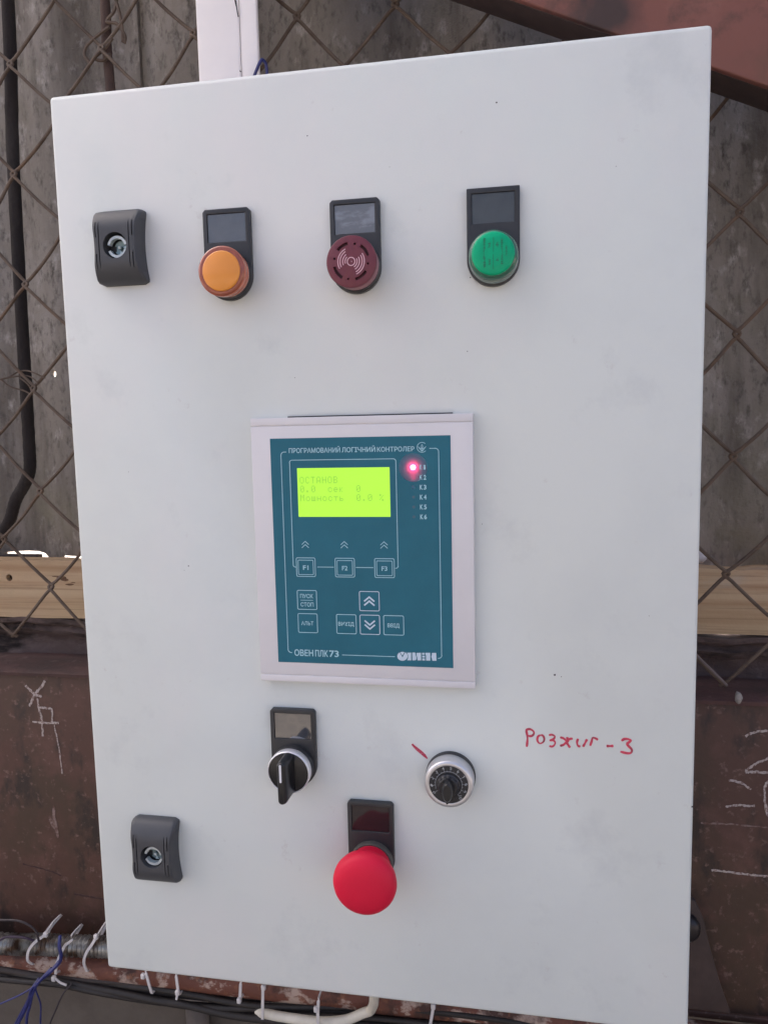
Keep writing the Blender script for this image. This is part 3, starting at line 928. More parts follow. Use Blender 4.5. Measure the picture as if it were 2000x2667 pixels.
thin('dark_wire', [(-336, Y + 6, -447), (-341.7, Y, -454.0), (-350.5, Y, -471.2), (-359.7, Y, -492.5), (-366, Y, -530)], 0.8, 'darkwire', 'thin dark wire end below the cables at the lower left', 'wire')
thin('dark_wire', [(-440, Y, -384), (-408.5, Y, -383.8), (-385.6, Y, -382.2), (-372.3, Y, -385.9), (-365.5, Y, -392.1), (-363.5, Y, -401.1)], 1.1, 'darkwire', 'dark wire arching over the pipe at the left image edge', 'wire')
thin('dark_wire', [(-440, Y, -410), (-410.4, Y, -406.0), (-397.6, Y, -400.5), (-379.4, Y, -399.3), (-370.5, Y + 2, -403.0)], 1.2, mat('violet_black_wire', (0.03, 0.016, 0.04), 0.5), 'purplish black wire lying low over the conduit at the left edge', 'wire')

# dark fittings at the lower right
bm = bmesh.new()
prism(bm, [(150, -300), (240, -318), (247, -334), (253.5, -362), (262, -392), (271, -418), (150, -418)], 172, 178)
tag(obj('gusset_plate', bm, 'gusset', bevel=1.0), 'dark steel gusset plate peeping out right of the cabinet foot', 'steel plate')
bm = bmesh.new()
lathe(bm, 232, -341, [(12, 171.5), (12, 168), (11, 165), (8.5, 163), (5, 162), (0, 161.6)], n=32)
tag(obj('bolt_dome', bm, 'boss', smooth=True), 'dark oily domed bolt head on the gusset at the right door edge', 'bolt')
def post():
    bm = bmesh.new()
    sweep(bm, [(-271, 284, -1300), (-271, 284, -455)], circ(13, 20))
    tag(obj('steel_post', bm, mat('grey_post', (0.17, 0.145, 0.13), 0.6, var=0.3, scale=40), smooth=True), 'round grey post standing on the ground below the cables', 'post')
post()

# ================================================================ CABINET
CAB = empty('control_cabinet', (0, 90, -300.9))
tag(CAB, 'pale grey steel control cabinet with lamps, switches and a teal controller', 'control cabinet')
bm = bmesh.new()
box(bm, -188, 188, 18, 172, -289, 289)
obj('cabinet_body', bm, 'body', CAB, bevel=1.5)
DOORCUT = bmesh.new()
box(DOORCUT, -66.5, 63.8, -5, 40, -70.5, 88)
bm = bmesh.new()
box(bm, -200, 200, 0, 16, -300.9, 300.9)
door = obj('door', bm, 'door', CAB, bevel=2.8, cut=DOORCUT)

# specks of dirt
bm = bmesh.new()
for x, z, r in ((83.2, 270.5, .8), (65.1, 130.1, .55), (-120.8, -3.0, .7), (73.1, 25.4, .45), (117.0, -68.6, 1.1), (67.3, 173.3, .7),
                (121, -69.6, .5), (199.0, -148.6, .9), (-30, 262, .6), (-43, 118, .4), (150, 230, .35), (-160, 60, .35), (172, -30, .35), (20, 240, .3), (-124, -6, .3)):
    r *= .75
    pts = [(x + r * random.uniform(.6, 1.1) * math.cos(a), z + r * random.uniform(.5, 1.0) * math.sin(a)) for a in [2 * math.pi * k / 7 for k in range(7)]]
    prism(bm, pts, -0.12, 0.02)
o = tag(obj('dirt_specks', bm, 'speck', CAB), kind='stuff')

# hand writing in red marker: Розжиг-3
bm = bmesh.new()
PEN = [0]
def pen(pts, w=1.45, m=6):
    PEN[0] += 1
    q = smooth_path([(p[0], 0, p[1]) for p in pts], m)
    strip(bm, [(p.x, p.z) for p in q], w, 0.0, th=0.06 + 0.012 * PEN[0], wfun=lambda t: 0.92 + 0.16 * math.sin(t * 9) - (0.25 if t < .04 or t > .96 else 0))
pen([(99.9, -116.0), (100.3, -112), (100.3, -109), (99.6, -105.2)])
pen([(99.3, -105.4), (100.5, -104.5), (102.3, -104.4), (104.2, -105.8), (104.1, -107.6), (102.6, -108.8), (100.9, -108.7)])
pen([(108.5, -107.7), (106.9, -108.8), (106.4, -111), (107.2, -112.8), (108.6, -113.2), (110.2, -112), (110.7, -110), (109.9, -108.2), (108.5, -107.7)], 1.3)
pen([(113.5, -107.7), (115.2, -107.2), (117.0, -108.0), (116.6, -109.7), (113.9, -111.2)], 1.3)
pen([(113.9, -111.2), (116.0, -110.8), (117.3, -112.0), (116.8, -113.9), (115.4, -114.9), (113.7, -114.6)], 1.3)
pen([(120.3, -108.6), (122.4, -109.2), (124.2, -110.9), (125.2, -113.2), (126.4, -115.0)], 1.4)
pen([(128.0, -109.0), (126.2, -109.4), (124.4, -110.9), (122.6, -113.2), (120.3, -114.2)], 1.4)
pen([(124.7, -108.2), (124.7, -110), (124.4, -112.2)], 1.5)
pen([(125.4, -110.0), (124.2, -112.0), (123.9, -113.0)], 1.6)
pen([(131.2, -108.9), (130.6, -111.2), (131.1, -113.3), (132.6, -114.0)], 1.4)
pen([(136.6, -108.9), (135.6, -111.2), (134.2, -114.0)], 1.4)
pen([(138.5, -113.1), (139.3, -110.4), (140.0, -107.9), (141.6, -108.1), (143.2, -109.0)], 1.35)
pen([(148.2, -112.7), (150.2, -112.6), (152.4, -112.4)], 1.6)
pen([(157.1, -108.9), (158.6, -107.7), (160.8, -107.5), (162.6, -108.3), (161.2, -109.8), (160.0, -110.6)], 1.5)
pen([(160.0, -110.6), (161.6, -112.3), (163.3, -114.3), (162.7, -116.2), (160.4, -116.6), (156.5, -115.8)], 1.5)
o = obj('handwriting', bm, 'marker', CAB)
o['label'] = 'red felt pen word with a number three'
bm = bmesh.new()
strip(bm, [(27.0, -118.2), (28.3, -119.6), (30.5, -121.6), (33, -123.6), (35.0, -125.4), (36.9, -127.5)], 2.2, 0.0, th=0.08, wfun=lambda t: 0.35 + 1.1 * math.sin(math.pi * min(1, t * 0.98)) ** 1 * t + .2 * (t < .5))
o = obj('pen_tick', bm, 'markertick', CAB)
o['label'] = 'short red felt pen stroke beside the round dial'

# ---------------------------------------------------------------- door locks
def door_lock(cx, cz):
    hw, hh = 17.1, 23.3
    def height(v):
        a = abs(v)
        if a < 0.40: return 12.6
        t = min(1, (a - 0.40) / 0.60)
        return 12.6 - 8.0 * t * t
    def waist(v): return 2.3 * max(0, 1 - (v / 0.95) ** 2)
    nu, nv = 22, 30
    bm = bmesh.new()
    top, basev = [], []
    rc = 0.14
    for j in range(nv + 1):
        v = -1 + 2 * j / nv
        row = []
        for i in range(nu + 1):
            u = -1 + 2 * i / nu
            W = hw - waist(v)
            # rounded plan corners
            vv, uu = v, u
            e = max(0, abs(v) * hh - (hh - 3.5))
            W -= 3.5 - math.sqrt(max(0, 3.5 ** 2 - e ** 2))
            x = cx + uu * W
            z = cz + vv * hh
            d = (W - abs(uu * W))
            edge = min(1, d / 2.6)
            dz = hh - abs(vv * hh)
            edgez = min(1, dz / 2.6)
            h = height(v) - 2.2 * (1 - math.sqrt(max(0, 1 - (1 - edge) ** 2))) - 2.2 * (1 - math.sqrt(max(0, 1 - (1 - edgez) ** 2)))
            row.append((x, h, z))
        top.append(row)
    T = [[bm.verts.new((x, -h, z)) for x, h, z in row] for row in top]
    B = [[bm.verts.new((x, -0.1, z)) for x, h, z in row] for row in top]
    for j in range(nv):
        for i in range(nu):
            bm.faces.new((T[j][i], T[j][i + 1], T[j + 1][i + 1], T[j + 1][i]))
            bm.faces.new((B[j][i], B[j + 1][i], B[j + 1][i + 1], B[j][i + 1]))
    for j in range(nv):
        for i in (0, nu):
            bm.faces.new((T[j][i], T[j + 1][i], B[j + 1][i], B[j][i]))
    for i in range(nu):
        for j in (0, nv):
            bm.faces.new((T[j][i], T[j][i + 1], B[j][i + 1], B[j][i]))
    cut = bmesh.new()
    lathe(cut, cx + 0.4, cz - 0.4, [(8.0, -20), (8.0, -3.0)], n=40)
    for s in (-1, 1):
        box(cut, cx + s * 10.2 - .36, cx + s * 10.2 + .36, -20, -11.6, cz - 14.5, cz + 14.5)
        for q in (-1, 1):
            box(cut, cx + s * 12.4 - .36, cx + s * 12.4 + .36, -20, -11.2, min(cz + q * 5.0, cz + q * 14.5), max(cz + q * 5.0, cz + q * 14.5))
    lock = obj('door_lock', bm, 'greyplastic', CAB, smooth=True, cut=cut)
    px, pz = cx + 0.6, cz - 0.9
    bm = bmesh.new()
    lathe(bm, px, pz, [(7.3, -3.1), (7.3, -4.4), (6.6, -4.6), (0, -4.6)], n=36)
    obj('barrel', bm, 'deep', lock)
    bm = bmesh.new()
    for a0, a1 in ((12, 168), (203, 345)):
        P = [(px + 5.9 * math.cos(R(a0 + (a1 - a0) * k / 24)), -8.4, pz + 5.9 * math.sin(R(a0 + (a1 - a0) * k / 24))) for k in range(25)]
        sweep(bm, P, rect(1.6, 3.2))
    obj('ring', bm, 'zinc', lock, smooth=True)
    bm = bmesh.new()
    lathe(bm, px + .3, pz, [(4.6, -4.7), (4.5, -5.3), (1.3, -5.0), (1.15, -7.0), (0, -7.0)], n=30)
    obj('insert', bm, 'zincdark', lock, smooth=True)
    bm = bmesh.new()
    lathe(bm, px + .3, pz, [(0.95, -7.02), (0.95, -7.7), (0.6, -8.0), (0, -8.0)], n=16)
    obj('pin', bm, 'zinc', lock, smooth=True)
    bm = bmesh.new()
    box(bm, px - 6.8, px - 2.9, -5.6, -4.4, pz - 2.0, pz + 1.2)
    obj('key_slot', bm, 'deep', lock)
    # fluted facets of the recess
    bm = bmesh.new()
    prism(bm, [(px + 1.6, pz + .4), (px + 6.2, pz + 1.9), (px + 6.3, pz - 1.2)], -5.9, -5.0)
    prism(bm, [(px + .2, pz - 1.3), (px + 2.0, pz - 4.2), (px - .6, pz - 4.5)], -5.9, -5.0)
    obj('facet', bm, mat('zinc_facet', (0.42, 0.52, 0.53), 0.35, metal=0.6), lock)
    return lock
l1 = door_lock(-153.8, 203.4)
l1['label'] = 'upper dark grey door lock, left of the amber lamp'
l2 = door_lock(-153.6, -203.7)
l2['label'] = 'lower dark grey door lock, at the bottom left'

# ---------------------------------------------------------------- legend holder with window, common to five devices
def holder(name, cx, cz, top, win, parent=CAB, chamfer=(1, 1)):
    """black plate: rectangle over the device with a round foot; window pocket with a foil in it"""
    hw = 15.3
    pts = [(cx + hw, cz), (cx + hw, top - 1.6 * chamfer[1]), (cx + hw - 1.6 * chamfer[1] - .01, top), (cx - hw + 1.6 * chamfer[0] + .01, top), (cx - hw, top - 1.6 * chamfer[0])]
    pts += [(cx + hw * math.cos(R(180 + 180 * k / 24)), cz + hw * math.sin(R(180 + 180 * k / 24))) for k in range(24)]
    bm = bmesh.new()
    prism(bm, pts, -4.2, -0.05)
    cut = bmesh.new()
    x0, x1, z0, z1 = cx - 12.5, cx + 12.5, top - 20.2, top - 2.9
    box(cut, x0, x1, -10, -2.7, z0, z1)
    h = obj(name, bm, 'black', CAB, bevel=0.45, cut=cut)
    bm = bmesh.new()
    nx, nz = 14, 10
    G = []
    for i in range(nx + 1):
        G.append([bm.verts.new((x0 + .25 + (x1 - x0 - .5) * i / nx, -3.3 + 0.05 * math.sin(i * .7) * math.sin(k * .8), z0 + .25 + (z1 - z0 - .5) * k / nz)) for k in range(nz + 1)])
    for i in range(nx):
        for k in range(nz):
            bm.faces.new((G[i][k], G[i + 1][k], G[i + 1][k + 1], G[i][k + 1]))
    w = obj('legend_window', bm, win, h, smooth=True)
    return h

# amber lamp
LZ = 182.2
h = holder('signal_lamp', -82.6, LZ, 222.4, 'win_a')
h['label'] = 'amber signal lamp'
cx, cz = -81.3, LZ - .2
bm = bmesh.new(); lathe(bm, cx, cz, [(14.2, -4.25), (14.2, -7.5), (13.6, -8.2), (0, -8.2)]); obj('collar', bm, 'blackgloss', h, smooth=True)
bm = bmesh.new(); lathe(bm, cx, cz, [(13.6, -8.3), (14.3, -9.0), (14.3, -12.2), (13.9, -12.8), (14.4, -13.6), (15.0, -15.0), (15.0, -17.6), (14.8, -18.2), (14.0, -18.6)], closed=False); obj('lens_flank', bm, 'amberside', h, smooth=True)
bm = bmesh.new(); lathe(bm, cx, cz, [(14.75, -18.25), (14.3, -19.0), (13.2, -19.3), (12.1, -19.3), (0, -19.3)], closed=False); obj('lens_rim', bm, 'ambershell', h, smooth=True)
bm = bmesh.new(); lathe(bm, cx + .3, cz - .2, [(12.0, -19.32), (11.8, -19.9), (11.2, -20.2), (0, -20.5)]); obj('lens', bm, 'amber', h, smooth=True)

# buzzer
h = holder('buzzer', -1.3, LZ, 222.3, 'win_b')
h['label'] = 'maroon buzzer with pale sound wave symbol'
cx, cz = -0.4, LZ
bm = bmesh.new(); lathe(bm, cx, cz, [(14.2, -4.25), (14.2, -7.2), (13.4, -7.8), (0, -7.8)]); obj('collar', bm, 'blackgloss', h, smooth=True)
bm = bmesh.new(); lathe(bm, cx, cz, [(13.6, -7.9), (14.3, -9.0), (14.4, -17.2), (14.0, -17.9)], closed=False); obj('flank', bm, 'maroonside', h, smooth=True)
cut = bmesh.new()
cz += 0.2
for a0, a1 in ((100, 139), (15, 56), (194, 238), (282, 326)):
    P = [(cx + 10.4 * math.cos(R(a0 + (a1 - a0) * k / 12)), -20.6, cz + 10.4 * math.sin(R(a0 + (a1 - a0) * k / 12))) for k in range(13)]
    sweep(cut, P, rect(1.7, 3.4) if False else [(-0.85, -2.2), (0.85, -2.2), (0.85, 2.2), (-0.85, 2.2)])
for a in (76, 168, 259, -10):
    lathe(cut, cx + 10.1 * math.cos(R(a)), cz + 10.1 * math.sin(R(a)), [(0.7, -23), (0.7, -18.6)], n=12)
bm = bmesh.new(); lathe(bm, cx, cz, [(14.2, -17.6), (14.95, -18.0), (15.05, -19.6), (14.7, -20.3), (14.0, -20.6), (0, -20.6)])
obj('cap', bm, 'maroon', h, smooth=True, cut=cut)
bm = bmesh.new(); lathe(bm, cx, cz, [(12.5, -18.3), (12.5, -18.8), (0, -18.8)])
obj('sound_slot', bm, 'maroondeep', h)
bm = bmesh.new()
for r, a0, a1 in ((3.6, 132, 196), (5.0, 125, 202), (6.6, 119, 206), (7.9, 114, 208)):
    strip(bm, arc(cx, cz, r, a0, a1), 0.55, -20.6)
for r, a0, a1 in ((3.6, 24, -62), (5.0, 28, -64), (6.6, 30, -66), (7.9, 33, -68)):
    strip(bm, arc(cx, cz, r, a0, a1), 0.55, -20.6)
strip(bm, arc(cx, cz, 2.3, 0, 345, 24), 0.55, -20.6, closed=True)
strip(bm, [(cx + .1, cz + .3), (cx + .5, cz - .4)], 0.3, -20.6)
obj('sound_wave_print', bm, 'pinkprint', h)

# green lamp
h = holder('signal_lamp', 81.0, LZ, 222.8, 'win_c', chamfer=(0.2, 0.2))
h['label'] = 'green signal lamp'
cx, cz = 81.3, LZ + 1.0
bm = bmesh.new(); lathe(bm, cx, cz - .8, [(14.4, -4.25), (14.4, -7.6), (13.9, -8.1), (0, -8.1)]); obj('collar', bm, 'clearrim', h, smooth=True)
bm = bmesh.new(); lathe(bm, cx, cz, [(13.9, -8.2), (14.3, -9.2), (14.2, -11.0), (13.4, -12.6), (12.3, -13.6), (0, -13.7)]); obj('lens_rim', bm, 'greenrim', h, smooth=True)
bm = bmesh.new(); lathe(bm, cx, cz + .2, [(12.3, -13.55), (12.1, -14.3), (11.2, -14.9), (7, -15.3), (0, -15.5)]); obj('lens', bm, 'green', h, smooth=True)
bm = bmesh.new()
for dx, z0, z1, w in ((-4.9, -7.6, 8.6, 1.5), (-2.0, -6.2, 6.2, 1.6), (0.1, -9, 9, .28), (2.4, -4.4, 6.0, 1.7), (5.0, -6.3, 7.6, 1.4), (7.5, -1.6, 3.8, 1.2)):
    z = z0
    if w < .5:
        strip(bm, [(cx + dx, cz + z0), (cx + dx + .2, cz + z1)], w, -15.33, th=0.15)
        continue
    while z < z1:
        l = random.uniform(.35, 1.0)
        strip(bm, [(cx + dx + random.uniform(-.12, .12), cz + z), (cx + dx, cz + min(z1, z + l))], w * random.uniform(.55, 1), -15.10 - 0.012 * (8 - abs(dx)) , th=0.22)
        z += l + random.uniform(.15, .4)
obj('moulded_marks', bm, 'greendark', h)

# selector switch
h = holder('selector_switch', -51.6, -135.2, -97.3, 'win_d')
h['label'] = 'black rotary selector switch with a white bar'
cx, cz = -51.9, -135.3
bm = bmesh.new(); lathe(bm, cx, cz, [(14.2, -4.25), (14.2, -9.5), (13.8, -10), (0, -10)]); obj('collar', bm, 'black', h, smooth=True)
bm = bmesh.new(); lathe(bm, cx, cz, [(13.8, -10.1), (14.1, -10.4), (14.2, -15.2), (14.0, -15.9), (13.7, -16.1), (13.3, -15.9), (13.25, -15.2), (0, -15.2)]); obj('ring', bm, 'chrome', h, smooth=True)
bm = bmesh.new(); lathe(bm, cx, cz, [(13.2, -15.25), (13.2, -15.6), (12.9, -15.8), (0, -15.8)]); obj('face', bm, 'blackgloss', h, smooth=True)
bm = bmesh.new()
# grip: broad foot, narrow crest
prof = []
N = 18
sec = [(-15.9, 3.9, 14.2), (-20, 3.8, 14.1), (-26, 3.4, 14.2), (-30, 3.0, 14.2), (-31.7, 2.3, 13.6), (-32.2, 1.2, 12.6)]
rings = []
for y, w, l in sec:
    ring = []
    for s, a0 in ((1, 0), (-1, 180)):
        for k in range(N + 1):
            a = R(a0 + 180 * k / N)
            ring.append(bm.verts.new((cx + 0.5 + w * math.cos(a), y, cz + s * (l - w) * (1.0 if s < 0 else (0.96)) + w * math.sin(a) * 1.0)))
    rings.append(ring)
for a, b in zip(rings, rings[1:]):
    n = len(a)
    for k in range(n):
        bm.faces.new((a[k], a[(k + 1) % n], b[(k + 1) % n], b[k]))
bm.faces.new(rings[0]); bm.faces.new(rings[-1])
g_ = obj('grip', bm, 'blackgloss', h, smooth=True)
bm = bmesh.new()
prism(bm, rrect(cx - 0.45, -134.3, cx + .95, -122.7, 0.65), -32.45, -32.1)
obj('position_bar', bm, 'whitepaint', h)

# potentiometer dial
cx, cz = 51.9, -137.2
bm = bmesh.new(); lathe(bm, cx, cz - .2, [(15.9, -0.05), (15.9, -3.4), (15.3, -4.2), (0, -4.2)])
pot = obj('potentiometer', bm, 'black', CAB, smooth=True)
pot['label'] = 'silver rimmed potentiometer dial with black knob'
bm = bmesh.new(); lathe(bm, cx, cz, [(15.2, -4.3), (15.5, -4.8), (15.5, -12.0), (15.3, -13.4), (14.8, -14.2), (14.0, -14.6), (12.7, -14.7), (12.3, -14.5), (12.3, -13.6)]); obj('bezel_ring', bm, 'silverpaint', pot, smooth=True)
bm = bmesh.new(); lathe(bm, cx, cz, [(12.25, -13.7), (12.25, -14.2), (0, -14.2)]); obj('dial_plate', bm, mat('dial_black', (0.02, 0.021, 0.024), 0.45), pot)
bm = bmesh.new()
strip(bm, arc(cx, cz, 8.4, 196, -48, 60), 0.22, -14.2, th=0.06)
for k in range(21):
    a = 212 - 260 * k / 20
    r1 = 9.6 if k % 2 == 0 else 9.0
    strip(bm, [(cx + 8.2 * math.cos(R(a)), cz + 8.2 * math.sin(R(a))), (cx + r1 * math.cos(R(a)), cz + r1 * math.sin(R(a)))], 0.22, -14.2, th=0.06)
for k in range(11):
    a = 212 - 260 * k / 10
    tx, tz = cx + 10.8 * math.cos(R(a)), cz + 10.8 * math.sin(R(a))
    s = str(k)
    w = 0.65 * len(s)
    text_into(bm, s, tx - w, tz - .95, tx + w, tz + .95, -14.2, th=0.06, rot=R(a - 90) * 0.6, thick=0.015)
obj('dial_print', bm, 'dialink', pot)
# fluted knob with pointer
bm = bmesh.new()
def fl(r, y, amp, n=72):
    return [bm.verts.new((cx + (r + amp * math.cos(12 * 2 * math.pi * k / n)) * math.cos(2 * math.pi * k / n), y, cz - .4 + (r + amp * math.cos(12 * 2 * math.pi * k / n)) * math.sin(2 * math.pi * k / n))) for k in range(n)]
rs = [fl(7.6, -14.3, 0), fl(7.5, -15.4, 0), fl(6.6, -15.9, .2), fl(6.3, -17.6, .2), fl(5.8, -18.2, .1)]
for a, b in zip(rs, rs[1:]):
    for k in range(72):
        bm.faces.new((a[k], a[(k + 1) % 72], b[(k + 1) % 72], b[k]))
bm.faces.new(rs[0]); bm.faces.new(rs[-1])
knob = obj('knob', bm, mat('knob_black', (0.02, 0.02, 0.023), 0.4, bump=0.0001, bscale=400, stretch=(3, 1, .2)), pot, smooth=True)
bm = bmesh.new()
prism(bm, [(cx - 4.6, cz - 4.0), (cx + 4.6, cz - 4.0), (cx + 3.2, cz - 8.6), (cx + .4, cz - 10.4), (cx - .4, cz - 11.3), (cx - 1.4, cz - 11.3), (cx - 1.6, cz - 10.3), (cx - 3.6, cz - 8.2)], -18.0, -15.0)
obj('pointer', bm, 'blackgloss', pot, bevel=0.4)
bm = bmesh.new()
def lens_(w, l, y, dz=0): return [bm.verts.new((cx + w * math.sin(2 * math.pi * k / 24), y, cz + dz - .6 + l * math.cos(2 * math.pi * k / 24))) for k in range(24)]
rs = [lens_(4.0, 6.6, -18.1), lens_(3.5, 6.4, -20.5), lens_(3.2, 6.2, -24.0), lens_(2.4, 5.4, -25.0)]
for a, b in zip(rs, rs[1:]):
    for k in range(24):
        bm.faces.new((a[k], a[(k + 1) % 24], b[(k + 1) % 24], b[k]))
bm.faces.new(rs[0]); bm.faces.new(rs[-1])
obj('grip', bm, 'blackgloss', pot, smooth=True)

# emergency stop
h = holder('emergency_stop_button', -0.9, -197.8, -158.0, 'win_e')
h['label'] = 'red mushroom emergency stop button'
cx, cz = -0.2, -197.8
cz -= 0.5
bm = bmesh.new(); lathe(bm, cx, cz, [(14.2, -4.25), (14.2, -7.5), (13.6, -8.6), (0, -8.6)]); obj('collar', bm, mat('grey_olive_collar', (0.075, 0.07, 0.062), 0.5), h, smooth=True)
bm = bmesh.new()
lathe(bm, cx, cz, [(13.0, -8.7), (13.3, -9.6), (13.3, -15), (13.6, -18.0), (15.5, -20.6), (18.2, -22.6), (19.7, -24.8), (20.35, -27.4), (20.2, -30.0), (19.2, -32.4), (17.0, -34.4), (13.5, -35.7), (8, -36.5), (0, -36.8)], n=96)
obj('mushroom_head', bm, 'red', h, smooth=True)

# ---------------------------------------------------------------- controller
Yf = -6.2
bm = bmesh.new()
box(bm, -71.4, 68.4, -6.0, -0.05, -77.6, 93.1)
cut = bmesh.new()
box(cut, -72, 69, -9, -5.35, 87.7, 88.35)
box(cut, -72, 69, -9, -5.35, -73.4, -72.75)
lathe(cut, 31.8, 61.0, [(8.8, -9), (8.8, -1.2)], n=48)
ctl = obj('controller', bm, 'bezel', CAB, bevel=0.7, cut=cut)
ctl['label'] = 'grey framed logic controller with teal face and lit screen'
bm = bmesh.new()
box(bm, -62, 62, 0.5, 60, -68, 84)
obj('rear_housing', bm, 'black', ctl)
bm = bmesh.new()
box(bm, -48, 56, -2.2, -0.2, 93.15, 93.9)
obj('gasket', bm, 'black', ctl)
fx0, fx1, fz0, fz1 = -58.9, 54.9, -64.6, 80.2
bm = bmesh.new()
box(bm, fx0, fx1, -6.2, -5.9, fz0, fz1)
cut = bmesh.new()
lathe(cut, 31.8, 61.0, [(8.8, -9), (8.8, -3)], n=48)
FO = (0, -6.2, 0)
obj('face_plate', bm, 'teal', ctl, org=FO, cut=cut)
# translucent foil over a cavity; an added glowing disc behind shapes the LED halo
bm = bmesh.new()
lathe(bm, 31.8, 61.0, [(8.82, -6.2), (4, -6.2), (0, -6.2)], n=48, closed=False)
obj('indicator_foil', bm, 'tealfoil', ctl, org=FO)
bm = bmesh.new()
lathe(bm, 31.8, 61.0, [(8.75, -6.0), (8.75, -1.3), (0, -1.3), (0, -1.6), (8.5, -1.6), (8.5, -6.0)], n=48, closed=False)
obj('light_well', bm, 'well', ctl)
bm = bmesh.new()
lathe(bm, 31.8, 61.0, [(3.1, -4.3), (3.1, -4.7), (2.7, -4.9), (0, -4.9)], n=32)
obj('halo_disc', bm, 'halo_disc', ctl, smooth=True)
bm = bmesh.new()
bmesh.ops.create_uvsphere(bm, u_segments=16, v_segments=10, radius=0.6)
for v in bm.verts: v.co = Vector((31.8 + v.co.x, -4.9 + v.co.y, 55.0 + v.co.z))
obj('leak_glow', bm, emit('leak_glow_red', (1.0, 0.08, 0.25), 1.6), ctl, smooth=True)  # added emitter standing in for red light leaking through the K2 window
# screen
sx0, sx1, sz0, sz1 = -41.8, 17.2, 30.6, 61.4
bm = bmesh.new()
box(bm, sx0, sx1, -6.28, -6.1, sz0, sz1)
scr = obj('screen', bm, 'lcd', ctl)
# dot matrix lettering
GL = {
 'О': ["01110", "10001", "10001", "10001", "10001", "10001", "01110"],
 'С': ["01110", "10001", "10000", "10000", "10000", "10001", "01110"],
 'Т': ["11111", "00100", "00100", "00100", "00100", "00100", "00100"],
 'А': ["01110", "10001", "10001", "10001", "11111", "10001", "10001"],
 'Н': ["10001", "10001", "10001", "11111", "10001", "10001", "10001"],
 'В': ["11110", "10001", "10001", "11110", "10001", "10001", "11110"],
 '0': ["01110", "10001", "10011", "10101", "11001", "10001", "01110"],
 '.': ["00000", "00000", "00000", "00000", "00000", "01100", "01100"],
 'с': ["00000", "00000", "01110", "10001", "10000", "10001", "01110"],
 'е': ["00000", "00000", "01110", "10001", "11111", "10000", "01110"],
 'к': ["00000", "00000", "10010", "10100", "11000", "10100", "10010"],
 'М': ["10001", "11011", "10101", "10101", "10001", "10001", "10001"],
 'о': ["00000", "00000", "01110", "10001", "10001", "10001", "01110"],
 'щ': ["00000", "00000", "10101", "10101", "10101", "10101", "11111"],
 'н': ["00000", "00000", "10001", "10001", "11111", "10001", "10001"],
 'т': ["00000", "00000", "11111", "00100", "00100", "00100", "00100"],
 'ь': ["00000", "00000", "10000", "10000", "11110", "10001", "11110"],
 '%': ["11000", "11001", "00010", "00100", "01000", "10011", "00011"],
}
bm = bmesh.new()
pitch, dot = 3.62, 0.53
for r, line in enumerate(["ОСТАНОВ", "0.0  сек  0", "Мощность  0.0 %"]):
    zt = 56.0 - r * 5.62
    for c, ch in enumerate(line):
        if ch == ' ': continue
        for j, row in enumerate(GL[ch]):
            for i, b in enumerate(row):
                if b == '1':
                    x = -40.2 + c * pitch + i * dot
                    z = zt - j * (4.3 / 7)
                    q = [bm.verts.new(p) for p in ((x, -6.31, z), (x + dot * .9, -6.31, z), (x + dot * .9, -6.31, z - .53), (x, -6.31, z - .53))]
                    bm.faces.new(q)
obj('screen_text', bm, 'lcdtext', ctl)
# printed frames
bm = bmesh.new()
W = 0.42
strip(bm, [(-48.4, 71.7)] + arc(-49.9, 69.6, 2.1, 100, 180, 6) + [(-52.0, -55.5)] + arc(-50.0, -56.0, 2.0, 180, 262, 6) + [(-49.4, -58.1)], W, Yf)
strip(bm, [(42.0, 72.5), (45.5, 72.5)] + arc(45.5, 70.4, 2.1, 90, 0, 6) + [(47.7, -56.5)] + arc(45.9, -56.7, 1.9, 0, -80, 6) + [(45.4, -58.7)], W, Yf)
strip(bm, [(-44.6, -1.7)] + arc(-45.2, -0.4, 1.3, 258, 180, 5) + [(-46.5, 64.6)] + arc(-45.0, 64.9, 1.6, 180, 90, 6) + [(19.5, 66.5)] + arc(19.6, 64.9, 1.6, 90, 0, 6) + [(21.3, -0.4)] + arc(20.0, -0.4, 1.3, 0, -80, 5) + [(19.4, -1.7)], W, Yf)
strip(bm, [(-30.6, -1.5), (-19.9, -1.5)], W, Yf)
strip(bm, [(-5.6, -1.5), (5.6, -1.5)], W, Yf)
strip(bm, [(-16.1, -58.5), (18.1, -58.5)], W, Yf)
for x in (-38.1, -12.7, 12.7):
    for z in (13.6, 11.5):
        strip(bm, [(x - 2.25, z - 0.7), (x, z + 1.35), (x + 2.25, z - 0.7)], 0.42, Yf)
obj('printed_lines', bm, 'print', ctl)
# lettering
bm = bmesh.new()
for word, a, b in (('ПРОГРАМОВАНИЙ', -46.7, -13.6), ('ЛОГІЧНИЙ', -12.6, 8.6), ('КОНТРОЛЕР', 9.7, 32.8)):
    text_into(bm, word, a, 70.9, b, 74.9 if 'Й' in word else 73.95, Yf, thick=0.016)
obj('title_lettering', bm, 'print', ctl)
for i in range(6):
    zb = 59.55 - i * 6.09
    bm = bmesh.new()
    text_into(bm, 'K', 35.7, zb, 37.6, zb + 3.0, Yf, thick=0.03)
    text_into(bm, str(i + 1), 38.1 if i else 38.4, zb, 39.8 if i else 39.4, zb + 3.0, Yf, thick=0.03)
    obj('relay_lettering', bm, 'print', ctl)
bm = bmesh.new()
text_into(bm, 'ОВЕН', -47.8, -60.1, -35.2, -55.7, Yf, thick=0.022)
text_into(bm, 'ПЛК', -33.9, -60.1, -25.4, -55.7, Yf, thick=0.022)
text_into(bm, '73', -24.6, -60.1, -18.3, -55.7, Yf, thick=0.022)
obj('type_lettering', bm, 'print', ctl)
